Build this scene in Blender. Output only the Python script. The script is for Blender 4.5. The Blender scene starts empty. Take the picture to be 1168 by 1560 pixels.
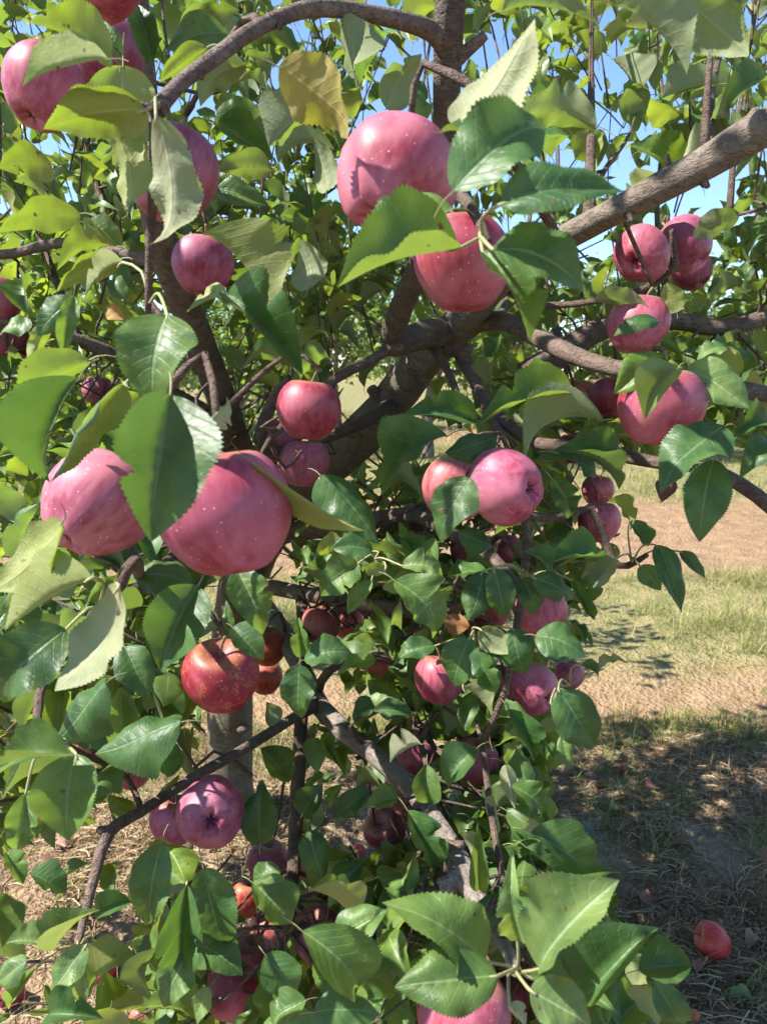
import bpy, math, random
import numpy as np
from mathutils import Vector, Matrix

random.seed(7)
rng = np.random.default_rng(7)
scene = bpy.context.scene
col = scene.collection
R = math.radians

# ------------------------------------------------------------------ camera, sky, sun, exposure
PITCH = R(10.6)
CAM_H = 1.30
F = 1172.0                                     # focal length in photograph pixels
cam_d = bpy.data.cameras.new('camera')
cam = bpy.data.objects.new('camera', cam_d)
col.objects.link(cam)
cam.location = (0, 0, CAM_H)
cam.rotation_euler = (R(90) - PITCH, 0, 0)
cam_d.sensor_fit = 'VERTICAL'
cam_d.sensor_height = 7.2
cam_d.sensor_width = 5.4
cam_d.lens = 7.2 * F / 1560.0
cam_d.clip_start = 0.02
cam_d.clip_end = 2000
cam_d.dof.use_dof = True
cam_d.dof.focus_distance = 0.95
cam_d.dof.aperture_fstop = 2.6
scene.camera = cam

SUN = Vector((-0.62, -0.09, 0.77)).normalized()
world = bpy.data.worlds.new('World')
scene.world = world
world.use_nodes = True
nt = world.node_tree
bg = nt.nodes['Background']
sky = nt.nodes.new('ShaderNodeTexSky')
sky.sky_type = 'NISHITA'
sky.sun_disc = False
sky.sun_elevation = math.asin(SUN.z)
sky.sun_rotation = math.atan2(SUN.x, SUN.y)
sky.altitude = 1500
sky.air_density = 1.0
sky.dust_density = 0.15
sky.ozone_density = 4.0
nt.links.new(sky.outputs['Color'], bg.inputs['Color'])
bg.inputs['Strength'].default_value = 0.11
sl = bpy.data.lights.new('sun', 'SUN')
sl.energy = 5.0
sl.angle = R(0.53)
sl.color = (1.0, 0.955, 0.88)
so = bpy.data.objects.new('sun', sl)
col.objects.link(so)
so.rotation_euler = SUN.to_track_quat('Z', 'Y').to_euler()
so.location = (-6, 0, 8)
vs = scene.view_settings
vs.view_transform = 'Standard'
vs.look = 'None'
vs.gamma = 1.0
vs.use_curve_mapping = False
vs.exposure = 1.5
scene.cycles.max_bounces = 6
scene.cycles.diffuse_bounces = 3
scene.cycles.glossy_bounces = 2
scene.cycles.transmission_bounces = 3
scene.cycles.caustics_reflective = False
scene.cycles.caustics_refractive = False
scene.cycles.adaptive_threshold = 0.03

# ------------------------------------------------------------------ helpers
FWD = Vector((0, math.cos(PITCH), -math.sin(PITCH)))
UPV = Vector((0, math.sin(PITCH), math.cos(PITCH)))
RGT = Vector((1, 0, 0))
CAM = Vector((0, 0, CAM_H))


def P(x, y, d):
    """a point at photograph pixel (x, y), d metres deep"""
    return CAM + d * (FWD + (x - 584.0) / F * RGT - (y - 780.0) / F * UPV)


def proj(p):
    v = p - CAM
    d = v.dot(FWD)
    if d < 0.05:
        return -9999, -9999, d
    return 584 + F * v.dot(RGT) / d, 780 - F * v.dot(UPV) / d, d


def ground_at(x, y, z=0.0):
    dz = -(FWD.z - (y - 780.0) / F * UPV.z)
    return P(x, y, (CAM_H - z) / dz)


def cv(r, u, t):                               # camera-relative direction (right, up, toward camera)
    return (r * RGT + u * UPV - t * FWD).normalized()


def tag(o, label=None, cat=None, group=None, kind=None):
    if label: o['label'] = label
    if cat: o['category'] = cat
    if group: o['group'] = group
    if kind: o['kind'] = kind
    return o


def mesh_np(name, verts, faces, mats=(), uv=None, tint=None, smooth=True):
    """faces: (n, k) array, all of one size"""
    verts = np.asarray(verts, dtype=np.float32)
    faces = np.asarray(faces, dtype=np.int32)
    me = bpy.data.meshes.new(name)
    k = faces.shape[1]
    n = len(faces)
    me.vertices.add(len(verts))
    me.vertices.foreach_set('co', verts.ravel())
    me.loops.add(n * k)
    me.loops.foreach_set('vertex_index', faces.ravel())
    me.polygons.add(n)
    me.polygons.foreach_set('loop_start', np.arange(0, n * k, k, dtype=np.int32))
    me.polygons.foreach_set('loop_total', np.full(n, k, dtype=np.int32))
    if uv is not None:
        l = me.uv_layers.new(name='UVMap')
        l.data.foreach_set('uv', np.asarray(uv, dtype=np.float32)[faces.ravel()].ravel())
    if tint is not None:
        a = me.color_attributes.new('tint', 'FLOAT_COLOR', 'POINT')
        t = np.ones((len(verts), 4), dtype=np.float32)
        t[:, :3] = tint
        a.data.foreach_set('color', t.ravel())
    if smooth:
        me.polygons.foreach_set('use_smooth', np.ones(n, dtype=bool))
    for m in mats:
        me.materials.append(m)
    me.update(calc_edges=True)
    me.validate()
    return me


def link(name, me, parent=None, matrix=None):
    o = bpy.data.objects.new(name, me)
    col.objects.link(o)
    if parent is not None:
        o.parent = parent
    if matrix is not None:
        o.matrix_basis = matrix
    return o


def vnoise(x, y, seed=0):
    """smooth value noise on numpy arrays"""
    xi = np.floor(x).astype(np.int64); yi = np.floor(y).astype(np.int64)
    fx = x - xi; fy = y - yi
    fx = fx * fx * (3 - 2 * fx); fy = fy * fy * (3 - 2 * fy)
    def h(a, b):
        n = (a * 374761393 + b * 668265263 + seed * 1274126177) & 0x7fffffff
        n = ((n ^ (n >> 13)) * 1274126177) & 0x7fffffff
        return ((n ^ (n >> 16)) & 0xffff) / 65535.0
    return (h(xi, yi) * (1 - fx) + h(xi + 1, yi) * fx) * (1 - fy) + (h(xi, yi + 1) * (1 - fx) + h(xi + 1, yi + 1) * fx) * fy


# ------------------------------------------------------------------ materials
class N:
    """small node-graph helper"""
    def __init__(self, name):
        self.m = bpy.data.materials.new(name)
        self.m.use_nodes = True
        self.t = self.m.node_tree
        self.t.nodes.clear()
        self.out = self.t.nodes.new('ShaderNodeOutputMaterial')

    def n(self, kind, **kw):
        nd = self.t.nodes.new(kind)
        for k, v in kw.items():
            setattr(nd, k, v)
        return nd

    def l(self, a, b):
        self.t.links.new(a, b)

    def set(self, sock, v):
        if hasattr(v, 'is_output'):
            self.l(v, sock)
        else:
            if hasattr(sock, 'default_value') and isinstance(v, tuple) and len(v) == 3 and sock.type == 'RGBA':
                v = v + (1,)
            sock.default_value = v

    def math(self, op, a, b=0.0, c=0.0, clamp=False):
        nd = self.n('ShaderNodeMath', operation=op, use_clamp=clamp)
        self.set(nd.inputs[0], a); self.set(nd.inputs[1], b); self.set(nd.inputs[2], c)
        return nd.outputs[0]

    def mix(self, f, a, b, mode='MIX'):
        nd = self.n('ShaderNodeMix', data_type='RGBA', blend_type=mode)
        self.set(nd.inputs[0], f); self.set(nd.inputs[6], a); self.set(nd.inputs[7], b)
        return nd.outputs[2]

    def ss(self, v, lo, hi, a=0.0, b=1.0):
        nd = self.n('ShaderNodeMapRange', interpolation_type='SMOOTHSTEP')
        self.set(nd.inputs[0], v)
        for i, q in enumerate((lo, hi, a, b)):
            nd.inputs[i + 1].default_value = q
        return nd.outputs[0]

    def noise(self, vec, scale, detail=3.0, rough=0.55):
        nd = self.n('ShaderNodeTexNoise')
        if vec is not None: self.l(vec, nd.inputs['Vector'])
        nd.inputs['Scale'].default_value = scale
        nd.inputs['Detail'].default_value = detail
        nd.inputs['Roughness'].default_value = rough
        return nd.outputs[0]

    def voro(self, vec, scale, feature='F1'):
        nd = self.n('ShaderNodeTexVoronoi', feature=feature)
        self.l(vec, nd.inputs['Vector'])
        nd.inputs['Scale'].default_value = scale
        return nd

    def mapping(self, vec, scale):
        nd = self.n('ShaderNodeMapping')
        self.l(vec, nd.inputs[0])
        nd.inputs['Scale'].default_value = scale
        return nd.outputs[0]

    def bump(self, h, strength, dist, normal=None):
        nd = self.n('ShaderNodeBump')
        self.l(h, nd.inputs['Height'])
        nd.inputs['Strength'].default_value = strength
        nd.inputs['Distance'].default_value = dist
        if normal is not None: self.l(normal, nd.inputs['Normal'])
        return nd.outputs[0]

    def principled(self, **kw):
        nd = self.n('ShaderNodeBsdfPrincipled')
        for k, v in kw.items():
            self.set(nd.inputs[k.replace('_', ' ')], v)
        return nd


def leaf_material(name, per_object):
    g = N(name)
    if per_object:
        oi = g.n('ShaderNodeObjectInfo')
        tint = oi.outputs['Color']
    else:
        tint = g.n('ShaderNodeAttribute', attribute_name='tint').outputs['Color']
    tc = g.n('ShaderNodeTexCoord')
    sep = g.n('ShaderNodeSeparateXYZ'); g.l(tc.outputs['UV'], sep.inputs[0])
    u, v = sep.outputs[0], sep.outputs[1]
    va = g.math('ABSOLUTE', g.math('MULTIPLY_ADD', u, 2.0, -1.0))
    q = g.math('SUBTRACT', g.math('MULTIPLY', v, 8.5), g.math('MULTIPLY', va, 1.9))
    fr = g.math('ABSOLUTE', g.math('SUBTRACT', g.math('FRACT', q), 0.5))
    vein = g.ss(fr, 0.40, 0.5)
    mid = g.ss(va, 0.02, 0.075, 1.0, 0.0)
    pet = g.ss(v, -0.005, 0.005, 1.0, 0.0)
    vv = g.math('MAXIMUM', g.math('MULTIPLY', vein, 0.35), mid)
    back = g.n('ShaderNodeNewGeometry').outputs['Backfacing']
    geo = g.n('ShaderNodeNewGeometry')
    n1 = g.noise(geo.outputs['Position'], 40, 3 if per_object else 2)
    front = g.mix(g.ss(n1, 0.25, 0.75), (0.038, 0.090, 0.024), (0.108, 0.178, 0.040))
    front = g.mix(g.math('MULTIPLY', vv, 0.6), front, (0.22, 0.30, 0.12))
    under = g.mix(n1, (0.155, 0.180, 0.080), (0.225, 0.250, 0.130))
    under = g.mix(g.math('MULTIPLY', vv, 0.5), under, (0.32, 0.34, 0.20))
    c = g.mix(back, front, under)
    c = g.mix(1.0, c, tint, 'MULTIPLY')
    spot = g.ss(g.noise(geo.outputs['Position'], 75, 2, 0.7), 0.70, 0.74)   # old brown blemishes
    c = g.mix(g.math('MULTIPLY', spot, 0.8), c, (0.13, 0.075, 0.03))
    c = g.mix(pet, c, (0.23, 0.22, 0.10))
    tr = g.mix(1.0, g.mix(n1, (0.18, 0.30, 0.030), (0.30, 0.43, 0.050)), tint, 'MULTIPLY')
    tr = g.mix(g.math('MULTIPLY', vv, 0.45), tr, (0.20, 0.24, 0.03))
    tr = g.mix(spot, tr, (0.08, 0.03, 0.01))
    rough = g.math('MULTIPLY_ADD', back, 0.2, g.math('MULTIPLY_ADD', n1, 0.2, 0.36))
    p = g.principled(Base_Color=c, Roughness=rough)
    p.inputs['Specular IOR Level'].default_value = 0.36
    if per_object:
        n2 = g.noise(geo.outputs['Position'], 190, 1)
        g.l(g.bump(g.math('ADD', g.math('MULTIPLY', vv, -1.0), g.math('MULTIPLY', n2, 0.8)), 0.4, 0.0012), p.inputs['Normal'])
    t = g.n('ShaderNodeBsdfTranslucent')
    g.l(tr, t.inputs[0])
    mx = g.n('ShaderNodeMixShader')
    g.l(g.math('MULTIPLY_ADD', pet, -0.25, 0.30 if per_object else 0.36), mx.inputs[0])
    g.l(p.outputs[0], mx.inputs[1]); g.l(t.outputs[0], mx.inputs[2])
    g.l(mx.outputs[0], g.out.inputs[0])
    return g.m


def bark_material(name, c1, c2, c3, scale=1.0):
    g = N(name)
    geo = g.n('ShaderNodeNewGeometry')
    pos = geo.outputs['Position']
    a = g.noise(pos, 22 * scale, 6, 0.65)
    b = g.noise(g.mapping(pos, (1, 1, 2.4)), 130 * scale, 4, 0.6)
    lent = g.ss(g.voro(pos, 210 * scale).outputs['Distance'], 0.10, 0.22, 1.0, 0.0)
    crack = g.ss(g.noise(g.mapping(pos, (0.6, 0.6, 1.5)), 80 * scale, 4, 0.7), 0.36, 0.50, 1.0, 0.0)
    c = g.mix(g.ss(a, 0.32, 0.68), c1, c2)
    c = g.mix(g.math('MULTIPLY', b, 0.45), c, c3)
    c = g.mix(g.math('MULTIPLY', lent, 0.5), c, (0.36, 0.30, 0.23))
    c = g.mix(g.math('MULTIPLY', crack, 0.16), c, (0.045, 0.032, 0.025))
    uvn = g.n('ShaderNodeUVMap')
    ring = g.noise(g.mapping(uvn.outputs[0], (5.0, 150 * scale, 1)), 1.0, 3, 0.6)
    c = g.mix(g.ss(ring, 0.50, 0.70, 0.0, 0.32), c, (0.045, 0.032, 0.025))
    lich = g.math('MULTIPLY', g.ss(g.noise(pos, 31, 3, 0.6), 0.56, 0.64), g.ss(b, 0.4, 0.6))
    c = g.mix(g.math('MULTIPLY', lich, 0.4), c, (0.23, 0.22, 0.16))
    h = g.math('ADD', g.math('MULTIPLY_ADD', ring, -0.7, g.math('MULTIPLY', a, 1.2)), g.math('SUBTRACT', g.math('MULTIPLY', b, 0.6), g.math('MULTIPLY', crack, 0.35)))
    h = g.math('ADD', h, g.math('MULTIPLY', lent, 0.3))
    p = g.principled(Base_Color=c, Roughness=0.72, Normal=g.bump(h, 1.0, 0.005))
    p.inputs['Specular IOR Level'].default_value = 0.3
    g.l(p.outputs[0], g.out.inputs[0])
    return g.m


def apple_material():
    g = N('apple_skin')
    oi = g.n('ShaderNodeObjectInfo')
    tint = oi.outputs['Color']
    tc = g.n('ShaderNodeTexCoord')
    ob = tc.outputs['Object']
    off = g.n('ShaderNodeVectorMath', operation='ADD')
    g.l(ob, off.inputs[0])
    cx = g.n('ShaderNodeCombineXYZ')
    rr = g.math('MULTIPLY', oi.outputs['Random'], 37.0)
    for i in range(3): g.l(rr, cx.inputs[i])
    g.l(cx.outputs[0], off.inputs[1])
    q = off.outputs[0]
    sep = g.n('ShaderNodeSeparateXYZ'); g.l(ob, sep.inputs[0])
    streak = g.noise(g.mapping(q, (4.5, 4.5, 0.55)), 1.6, 2, 0.5)
    blot = g.noise(q, 0.9, 3, 0.5)
    fine = g.noise(q, 22, 2, 0.6)
    deep = g.mix(1.0, tint, (0.62, 0.22, 0.34), 'MULTIPLY')
    pale = g.mix(0.45, tint, (0.56, 0.30, 0.26))
    c = g.mix(g.ss(g.math('ADD', g.math('MULTIPLY', streak, 0.45), g.math('MULTIPLY', blot, 0.55)), 0.36, 0.60, 1.0, 0.0), tint, deep)
    c = g.mix(g.math('MULTIPLY', g.ss(blot, 0.52, 0.76), 0.7), c, pale)
    bloom = g.math('MULTIPLY', g.ss(g.noise(q, 1.2, 4, 0.55), 0.36, 0.68), g.math('MULTIPLY_ADD', fine, 0.30, 0.22))
    bloom = g.math('MULTIPLY', bloom, oi.outputs['Alpha'])
    c = g.mix(bloom, c, (0.52, 0.29, 0.40))
    # russet round the stalk
    cav = g.ss(g.math('ADD', sep.outputs[2], g.math('MULTIPLY', fine, 0.22)), 0.80, 1.0)
    c = g.mix(g.math('MULTIPLY', cav, 0.5), c, (0.36, 0.25, 0.09))
    vo = g.voro(q, 7.2)
    dots = g.ss(vo.outputs['Distance'], 0.06, 0.13, 1.0, 0.0)
    # corky net on the few skins without bloom
    net = g.math('MULTIPLY', g.ss(g.voro(q, 13.0, 'DISTANCE_TO_EDGE').outputs['Distance'], 0.03, 0.10, 1.0, 0.0), g.ss(g.noise(q, 3.0, 2), 0.50, 0.60))
    net = g.math('MULTIPLY', net, g.ss(oi.outputs['Alpha'], 0.14, 0.16, 1.0, 0.0))
    c = g.mix(g.math('MULTIPLY', net, 0.7), c, (0.52, 0.26, 0.10))
    c = g.mix(g.math('MULTIPLY', dots, 0.85), c, (0.80, 0.62, 0.56))
    c = g.mix(1.0, c, (0.86, 0.66, 0.74), 'MULTIPLY')
    rough = g.math('MULTIPLY_ADD', bloom, 0.25, 0.46)
    p = g.principled(Base_Color=c, Roughness=rough)
    p.inputs['Specular IOR Level'].default_value = 0.35
    g.l(p.outputs[0], g.out.inputs[0])
    return g.m


def plain(name, c, rough=0.8, scale=60, amp=0.35):
    g = N(name)
    geo = g.n('ShaderNodeNewGeometry')
    n = g.noise(geo.outputs['Position'], scale, 4)
    d = tuple(x * (1 - amp) for x in c)
    e = tuple(min(1, x * (1 + amp)) for x in c)
    p = g.principled(Base_Color=g.mix(n, d, e), Roughness=rough, Normal=g.bump(n, 0.4, 0.004))
    g.l(p.outputs[0], g.out.inputs[0])
    return g.m


def blade_material(name):
    g = N(name)
    tint = g.n('ShaderNodeAttribute', attribute_name='tint').outputs['Color']
    d = g.n('ShaderNodeBsdfDiffuse'); g.l(tint, d.inputs[0])
    t = g.n('ShaderNodeBsdfTranslucent'); g.l(tint, t.inputs[0])
    mx = g.n('ShaderNodeMixShader'); mx.inputs[0].default_value = 0.3
    g.l(d.outputs[0], mx.inputs[1]); g.l(t.outputs[0], mx.inputs[2])
    g.l(mx.outputs[0], g.out.inputs[0])
    return g.m


def ground_material():
    g = N('orchard_soil')
    geo = g.n('ShaderNodeNewGeometry')
    pos = geo.outputs['Position']
    sep = g.n('ShaderNodeSeparateXYZ'); g.l(pos, sep.inputs[0])
    wob = g.noise(pos, 1.1, 2, 0.6)
    yy = g.math('ADD', sep.outputs[1], g.math('MULTIPLY_ADD', wob, 0.7, -0.35))
    def band(a, b, s=0.25):
        return g.math('MULTIPLY', g.ss(yy, a - s, a + s), g.ss(yy, b - s, b + s, 1.0, 0.0))
    grass = g.math('MAXIMUM', band(3.2, 4.75), g.math('MAXIMUM', band(7.6, 13.5, 0.5), g.ss(yy, 16.5, 18)))
    litter = g.ss(yy, 2.25, 2.6, 1.0, 0.0)
    a = g.noise(pos, 7, 4, 0.65)
    b = g.noise(pos, 60, 3, 0.7)
    soil = g.mix(g.ss(a, 0.3, 0.7), (0.240, 0.150, 0.086), (0.350, 0.235, 0.140))
    soil = g.mix(g.math('MULTIPLY', b, 0.5), soil, (0.19, 0.120, 0.070))
    turf = g.mix(g.ss(a, 0.3, 0.7), (0.15, 0.15, 0.055), (0.27, 0.225, 0.11))
    lit = g.mix(g.ss(b, 0.3, 0.7), (0.19, 0.135, 0.09), (0.34, 0.255, 0.17))
    # leftward the litter thins to bare pale soil
    bare = g.ss(g.math('ADD', sep.outputs[0], g.math('MULTIPLY', wob, 1.0)), -0.6, 0.3, 0.65, 0.0)
    lit = g.mix(bare, lit, soil)
    c = g.mix(grass, soil, turf)
    c = g.mix(litter, c, lit)
    crumbs = g.voro(pos, 55).outputs['Distance']
    h = g.math('ADD', g.math('MULTIPLY', a, 2.0), g.math('ADD', b, g.math('MULTIPLY', crumbs, 0.7)))
    p = g.principled(Base_Color=c, Roughness=0.95, Normal=g.bump(h, 0.9, 0.02))
    p.inputs['Specular IOR Level'].default_value = 0.1
    g.l(p.outputs[0], g.out.inputs[0])
    return g.m


M_LEAF = leaf_material('apple_leaf', True)
M_LEAVES = leaf_material('apple_leaves', False)
M_BARK = bark_material('grey_brown_bark', (0.120, 0.090, 0.066), (0.195, 0.152, 0.116), (0.25, 0.205, 0.162))
M_TRUNK = bark_material('trunk_bark', (0.085, 0.068, 0.044), (0.145, 0.118, 0.080), (0.19, 0.158, 0.112))
M_GREY = bark_material('pale_grey_bark', (0.165, 0.135, 0.118), (0.24, 0.20, 0.175), (0.29, 0.245, 0.215), 1.4)
M_DARK = bark_material('dark_bark', (0.060, 0.040, 0.030), (0.110, 0.076, 0.058), (0.15, 0.11, 0.088), 1.3)
M_BRANCH = bark_material('branch_bark', (0.095, 0.060, 0.045), (0.160, 0.110, 0.085), (0.21, 0.155, 0.125), 1.3)
M_TWIG = bark_material('twig_bark', (0.085, 0.048, 0.036), (0.135, 0.085, 0.062), (0.18, 0.13, 0.10), 2.0)
M_APPLE = apple_material()
M_STALK = plain('apple_stalk', (0.16, 0.12, 0.055), 0.7, 200)
M_STALKG = plain('green_leaf_stalk', (0.26, 0.25, 0.12), 0.6, 200, 0.2)
M_CALYX = plain('apple_calyx', (0.055, 0.042, 0.025), 0.9, 300)
M_CUT = plain('sawn_wood', (0.40, 0.29, 0.18), 0.85, 90)
M_BLADE = blade_material('grass_blade')
M_GROUND = ground_material()
M_DEADLEAF = None

# ------------------------------------------------------------------ ground
def axis(lim, near, n_near, n_far):
    a = np.linspace(0, near, n_near)
    b = near * (lim / near) ** (np.arange(1, n_far + 1) / n_far)
    return np.concatenate([-b[::-1], -a[:0:-1], a, b])


def ground_z(x, y):
    z = 0.030 * (vnoise(x * 1.7 + 11, y * 1.7 + 5, 1) - 0.5) + 0.022 * (vnoise(x * 6 + 3, y * 6, 2) - 0.5)
    z = z + 0.014 * (vnoise(x * 19, y * 19 + 7, 3) - 0.5)
    z = z - 0.03 * np.exp(-((y - 2.85) / 0.25) ** 2) - 0.03 * np.exp(-((y - 5.6) / 0.6) ** 2)
    return z


gx = axis(400, 4, 150, 26)
gy = axis(500, 7, 230, 26)
gy = gy[gy > -8]
GX, GY = np.meshgrid(gx, gy)
GZ = ground_z(GX, GY)
nx, ny = len(gx), len(gy)
idx = np.arange(nx * ny).reshape(ny, nx)
gf = np.stack([idx[:-1, :-1], idx[:-1, 1:], idx[1:, 1:], idx[1:, :-1]], -1).reshape(-1, 4)
ground = link('ground', mesh_np('ground', np.stack([GX, GY, GZ], -1).reshape(-1, 3), gf, [M_GROUND]))
tag(ground, 'sandy orchard soil with straw litter and grass strips', kind='structure')


def gz(x, y):
    return float(ground_z(np.array([x]), np.array([y]))[0])


# ------------------------------------------------------------------ tubes
def spline(pts, rad, step=0.03):
    """Catmull-Rom through pts; returns points and radii"""
    pts = [np.array(p, dtype=float) for p in pts]
    n = len(pts)
    out, rr = [], []
    for i in range(n - 1):
        p0 = pts[i - 1] if i > 0 else 2 * pts[0] - pts[1]
        p1, p2 = pts[i], pts[i + 1]
        p3 = pts[i + 2] if i + 2 < n else 2 * pts[-1] - pts[-2]
        k = max(2, int(np.linalg.norm(p2 - p1) / step))
        for j in range(k):
            t = j / k
            out.append(0.5 * (2 * p1 + (p2 - p0) * t + (2 * p0 - 5 * p1 + 4 * p2 - p3) * t * t + (3 * p1 - p0 - 3 * p2 + p3) * t ** 3))
            rr.append(rad[i] * (1 - t) + rad[i + 1] * t)
    out.append(pts[-1]); rr.append(rad[-1])
    return np.array(out), np.array(rr)


def tube(pts, rad, sides=8, lump=0.0, seed=0):
    n = len(pts)
    tan = np.gradient(pts, axis=0)
    tan /= np.linalg.norm(tan, axis=1)[:, None] + 1e-9
    ref = np.array([0.31, 0.87, 0.38])
    if abs(tan[0] @ ref) > 0.9: ref = np.array([1.0, 0, 0.1])
    u = np.cross(tan[0], ref); u /= np.linalg.norm(u)
    V = []
    r0 = np.random.default_rng(seed)
    for i in range(n):
        u = u - tan[i] * (u @ tan[i]); u /= np.linalg.norm(u)
        w = np.cross(tan[i], u)
        for s in range(sides):
            a = 2 * math.pi * s / sides
            rr = rad[i]
            if lump:
                rr *= 1 + lump * (math.sin(a * 2 + i * 0.6 + seed) * 0.35 + math.sin(a * 3 - i * 0.37 + seed * 2) * 0.35 + (r0.random() - 0.5) * 0.5)
            V.append(pts[i] + rr * (math.cos(a) * u + math.sin(a) * w))
    V.append(pts[0]); V.append(pts[-1])
    Fc = []
    for i in range(n - 1):
        for s in range(sides):
            a, b = i * sides + s, i * sides + (s + 1) % sides
            Fc.append((a, b, b + sides, a + sides))
    c0, c1 = n * sides, n * sides + 1
    for s in range(0, sides, 2):
        Fc.append((c0, (s + 2) % sides, s + 1, s))
        e = (n - 1) * sides
        Fc.append((c1, e + s, e + s + 1, e + (s + 2) % sides))
    ln = np.concatenate([[0], np.cumsum(np.linalg.norm(np.diff(pts, axis=0), axis=1))])
    tube.uv = np.array([(s / sides, ln[i]) for i in range(n) for s in range(sides)] + [(0.5, 0), (0.5, ln[-1])])
    return np.array(V), np.array(Fc)


# ------------------------------------------------------------------ the apple tree: wood
tree = bpy.data.objects.new('apple_tree', None)
col.objects.link(tree)
tree.location = ground_at(350, 1250)
tree.location.z = 0
TREE_INV = Matrix.Translation(-tree.location)
tag(tree, 'old apple tree laden with pink apples, leaning trunk and low spreading limbs', 'tree')
SKEL = []                                     # (point, radius) of all wood, for tying twigs to it


KEY = []


def wood(name, pts, rad, mat, sides=8, lump=0.0, step=0.03, skel=True):
    q, r = spline([P(*p) if not isinstance(p, Vector) else p for p in pts], rad, step)
    v, f = tube(q, r, sides, lump, seed=len(SKEL))
    v = v - np.array(tree.location)
    o = link(name, mesh_np(name, v, f, [mat], tube.uv), tree)
    if skel:
        for a, b in zip(q, r):
            SKEL.append((a, b))
            if name in ('trunk', 'limb', 'branch') or (name == 'twig' and b > 0.0055):
                x, y, d = proj(Vector(a))
                KEY.append((x, y, d, b * F / d))
    return o


root = ground_at(350, 1250)
wood('trunk', [Vector((root.x - 0.02, root.y, -0.08)), Vector((root.x, root.y, 0.0)), (350, 1180, 2.24), (351, 1090, 2.21), (356, 980, 2.16), (370, 890, 2.1), (398, 815, 2.0), (440, 762, 1.92)],
     [0.092, 0.078, 0.066, 0.063, 0.062, 0.065, 0.068, 0.056], M_TRUNK, 20, 0.07)
wood('limb', [(385, 850, 2.04), (450, 750, 1.9), (530, 684, 1.78), (595, 612, 1.62), (648, 545, 1.46), (694, 500, 1.36), (765, 425, 1.2), (850, 368, 1.06), (950, 315, 0.96), (1060, 257, 0.89), (1145, 205, 0.84), (1250, 140, 0.8), (1380, 30, 0.8)],
     [0.056, 0.054, 0.050, 0.043, 0.036, 0.031, 0.022, 0.0180, 0.0172, 0.0182, 0.021, 0.018, 0.014], M_BARK, 18, 0.08, 0.02)
wood('branch', [(694, 500, 1.37), (640, 512, 1.3), (600, 522, 1.23), (608, 478, 1.15), (645, 390, 1.0), (670, 285, 0.88), (678, 195, 0.81), (682, 95, 0.76), (686, 10, 0.73), (700, -120, 0.7), (720, -330, 0.7)],
     [0.026, 0.024, 0.020, 0.018, 0.0165, 0.0138, 0.0138, 0.0140, 0.0148, 0.012, 0.008], M_DARK, 14, 0.06, 0.02)
wood('branch', [(683, 80, 0.755), (664, 55, 0.74), (640, 40, 0.72), (560, 20, 0.68), (480, 12, 0.65), (400, 38, 0.62), (330, 86, 0.58), (270, 132, 0.55), (238, 170, 0.53)],
     [0.010, 0.0095, 0.0085, 0.0075, 0.007, 0.0064, 0.0058, 0.0055, 0.0065], M_BRANCH, 10, 0.09, 0.012)
wood('shoot', [(238, 168, 0.53), (235, 230, 0.535), (233, 290, 0.54), (228, 385, 0.55), (226, 480, 0.56)],
     [0.0048, 0.0036, 0.0034, 0.0032, 0.0024], M_TWIG, 8, 0.05, 0.012)
wood('branch', [(395, 830, 2.0), (372, 715, 1.72), (345, 630, 1.47), (308, 530, 1.3), (272, 440, 1.16), (250, 385, 1.1), (232, 290, 1.02), (222, 150, 0.96), (205, -40, 0.92), (190, -220, 0.92)],
     [0.042, 0.034, 0.028, 0.0255, 0.0225, 0.0215, 0.019, 0.016, 0.012, 0.008], M_BRANCH, 14, 0.07, 0.02)
wood('branch', [(350, 645, 1.5), (250, 592, 1.4), (188, 548, 1.3), (118, 518, 1.25), (40, 495, 1.2), (-80, 470, 1.15)],
     [0.016, 0.0125, 0.012, 0.011, 0.009, 0.006], M_BRANCH, 10, 0.07)
wood('branch', [(258, 405, 1.13), (180, 385, 1.2), (90, 370, 1.25), (0, 388, 1.3), (-90, 360, 1.3)], [0.011, 0.009, 0.0085, 0.008, 0.005], M_BRANCH, 8, 0.05)
wood('twig', [(604, 526, 1.22), (560, 552, 1.18), (510, 578, 1.14), (445, 635, 1.08), (410, 672, 1.06), (397, 696, 1.05)], [0.0085, 0.0078, 0.007, 0.006, 0.0045, 0.003], M_TWIG, 8, 0.08)
wood('twig', [(600, 618, 1.58), (575, 632, 1.5), (530, 655, 1.42), (478, 676, 1.33), (430, 690, 1.27), (395, 672, 1.25), (418, 605, 1.2), (440, 575, 1.17)], [0.021, 0.016, 0.009, 0.0075, 0.009, 0.011, 0.009, 0.005], M_TWIG, 8, 0.14)
wood('twig', [(655, 522, 1.34), (680, 562, 1.3), (697, 605, 1.25), (700, 650, 1.2)], [0.010, 0.0065, 0.006, 0.004], M_TWIG, 8, 0.06)
wood('twig', [(700, 535, 1.38), (722, 578, 1.34), (737, 615, 1.28), (760, 660, 1.15), (775, 690, 1.0)], [0.015, 0.011, 0.010, 0.008, 0.005], M_BRANCH, 8, 0.06)
wood('branch', [(694, 498, 1.37), (760, 488, 1.3), (820, 515, 1.2), (870, 540, 1.12), (930, 560, 1.06), (1040, 576, 1.0), (1150, 598, 0.96), (1300, 620, 0.92)], [0.022, 0.016, 0.0145, 0.0135, 0.012, 0.0115, 0.0105, 0.007], M_BRANCH, 12, 0.05)
wood('branch', [(796, 572, 1.5), (835, 551, 1.5), (880, 522, 1.5), (920, 500, 1.5), (1020, 488, 1.5), (1100, 500, 1.5), (1180, 478, 1.5), (1320, 430, 1.5)], [0.026, 0.027, 0.024, 0.022, 0.018, 0.016, 0.015, 0.012], M_BRANCH, 12, 0.08)
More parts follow.
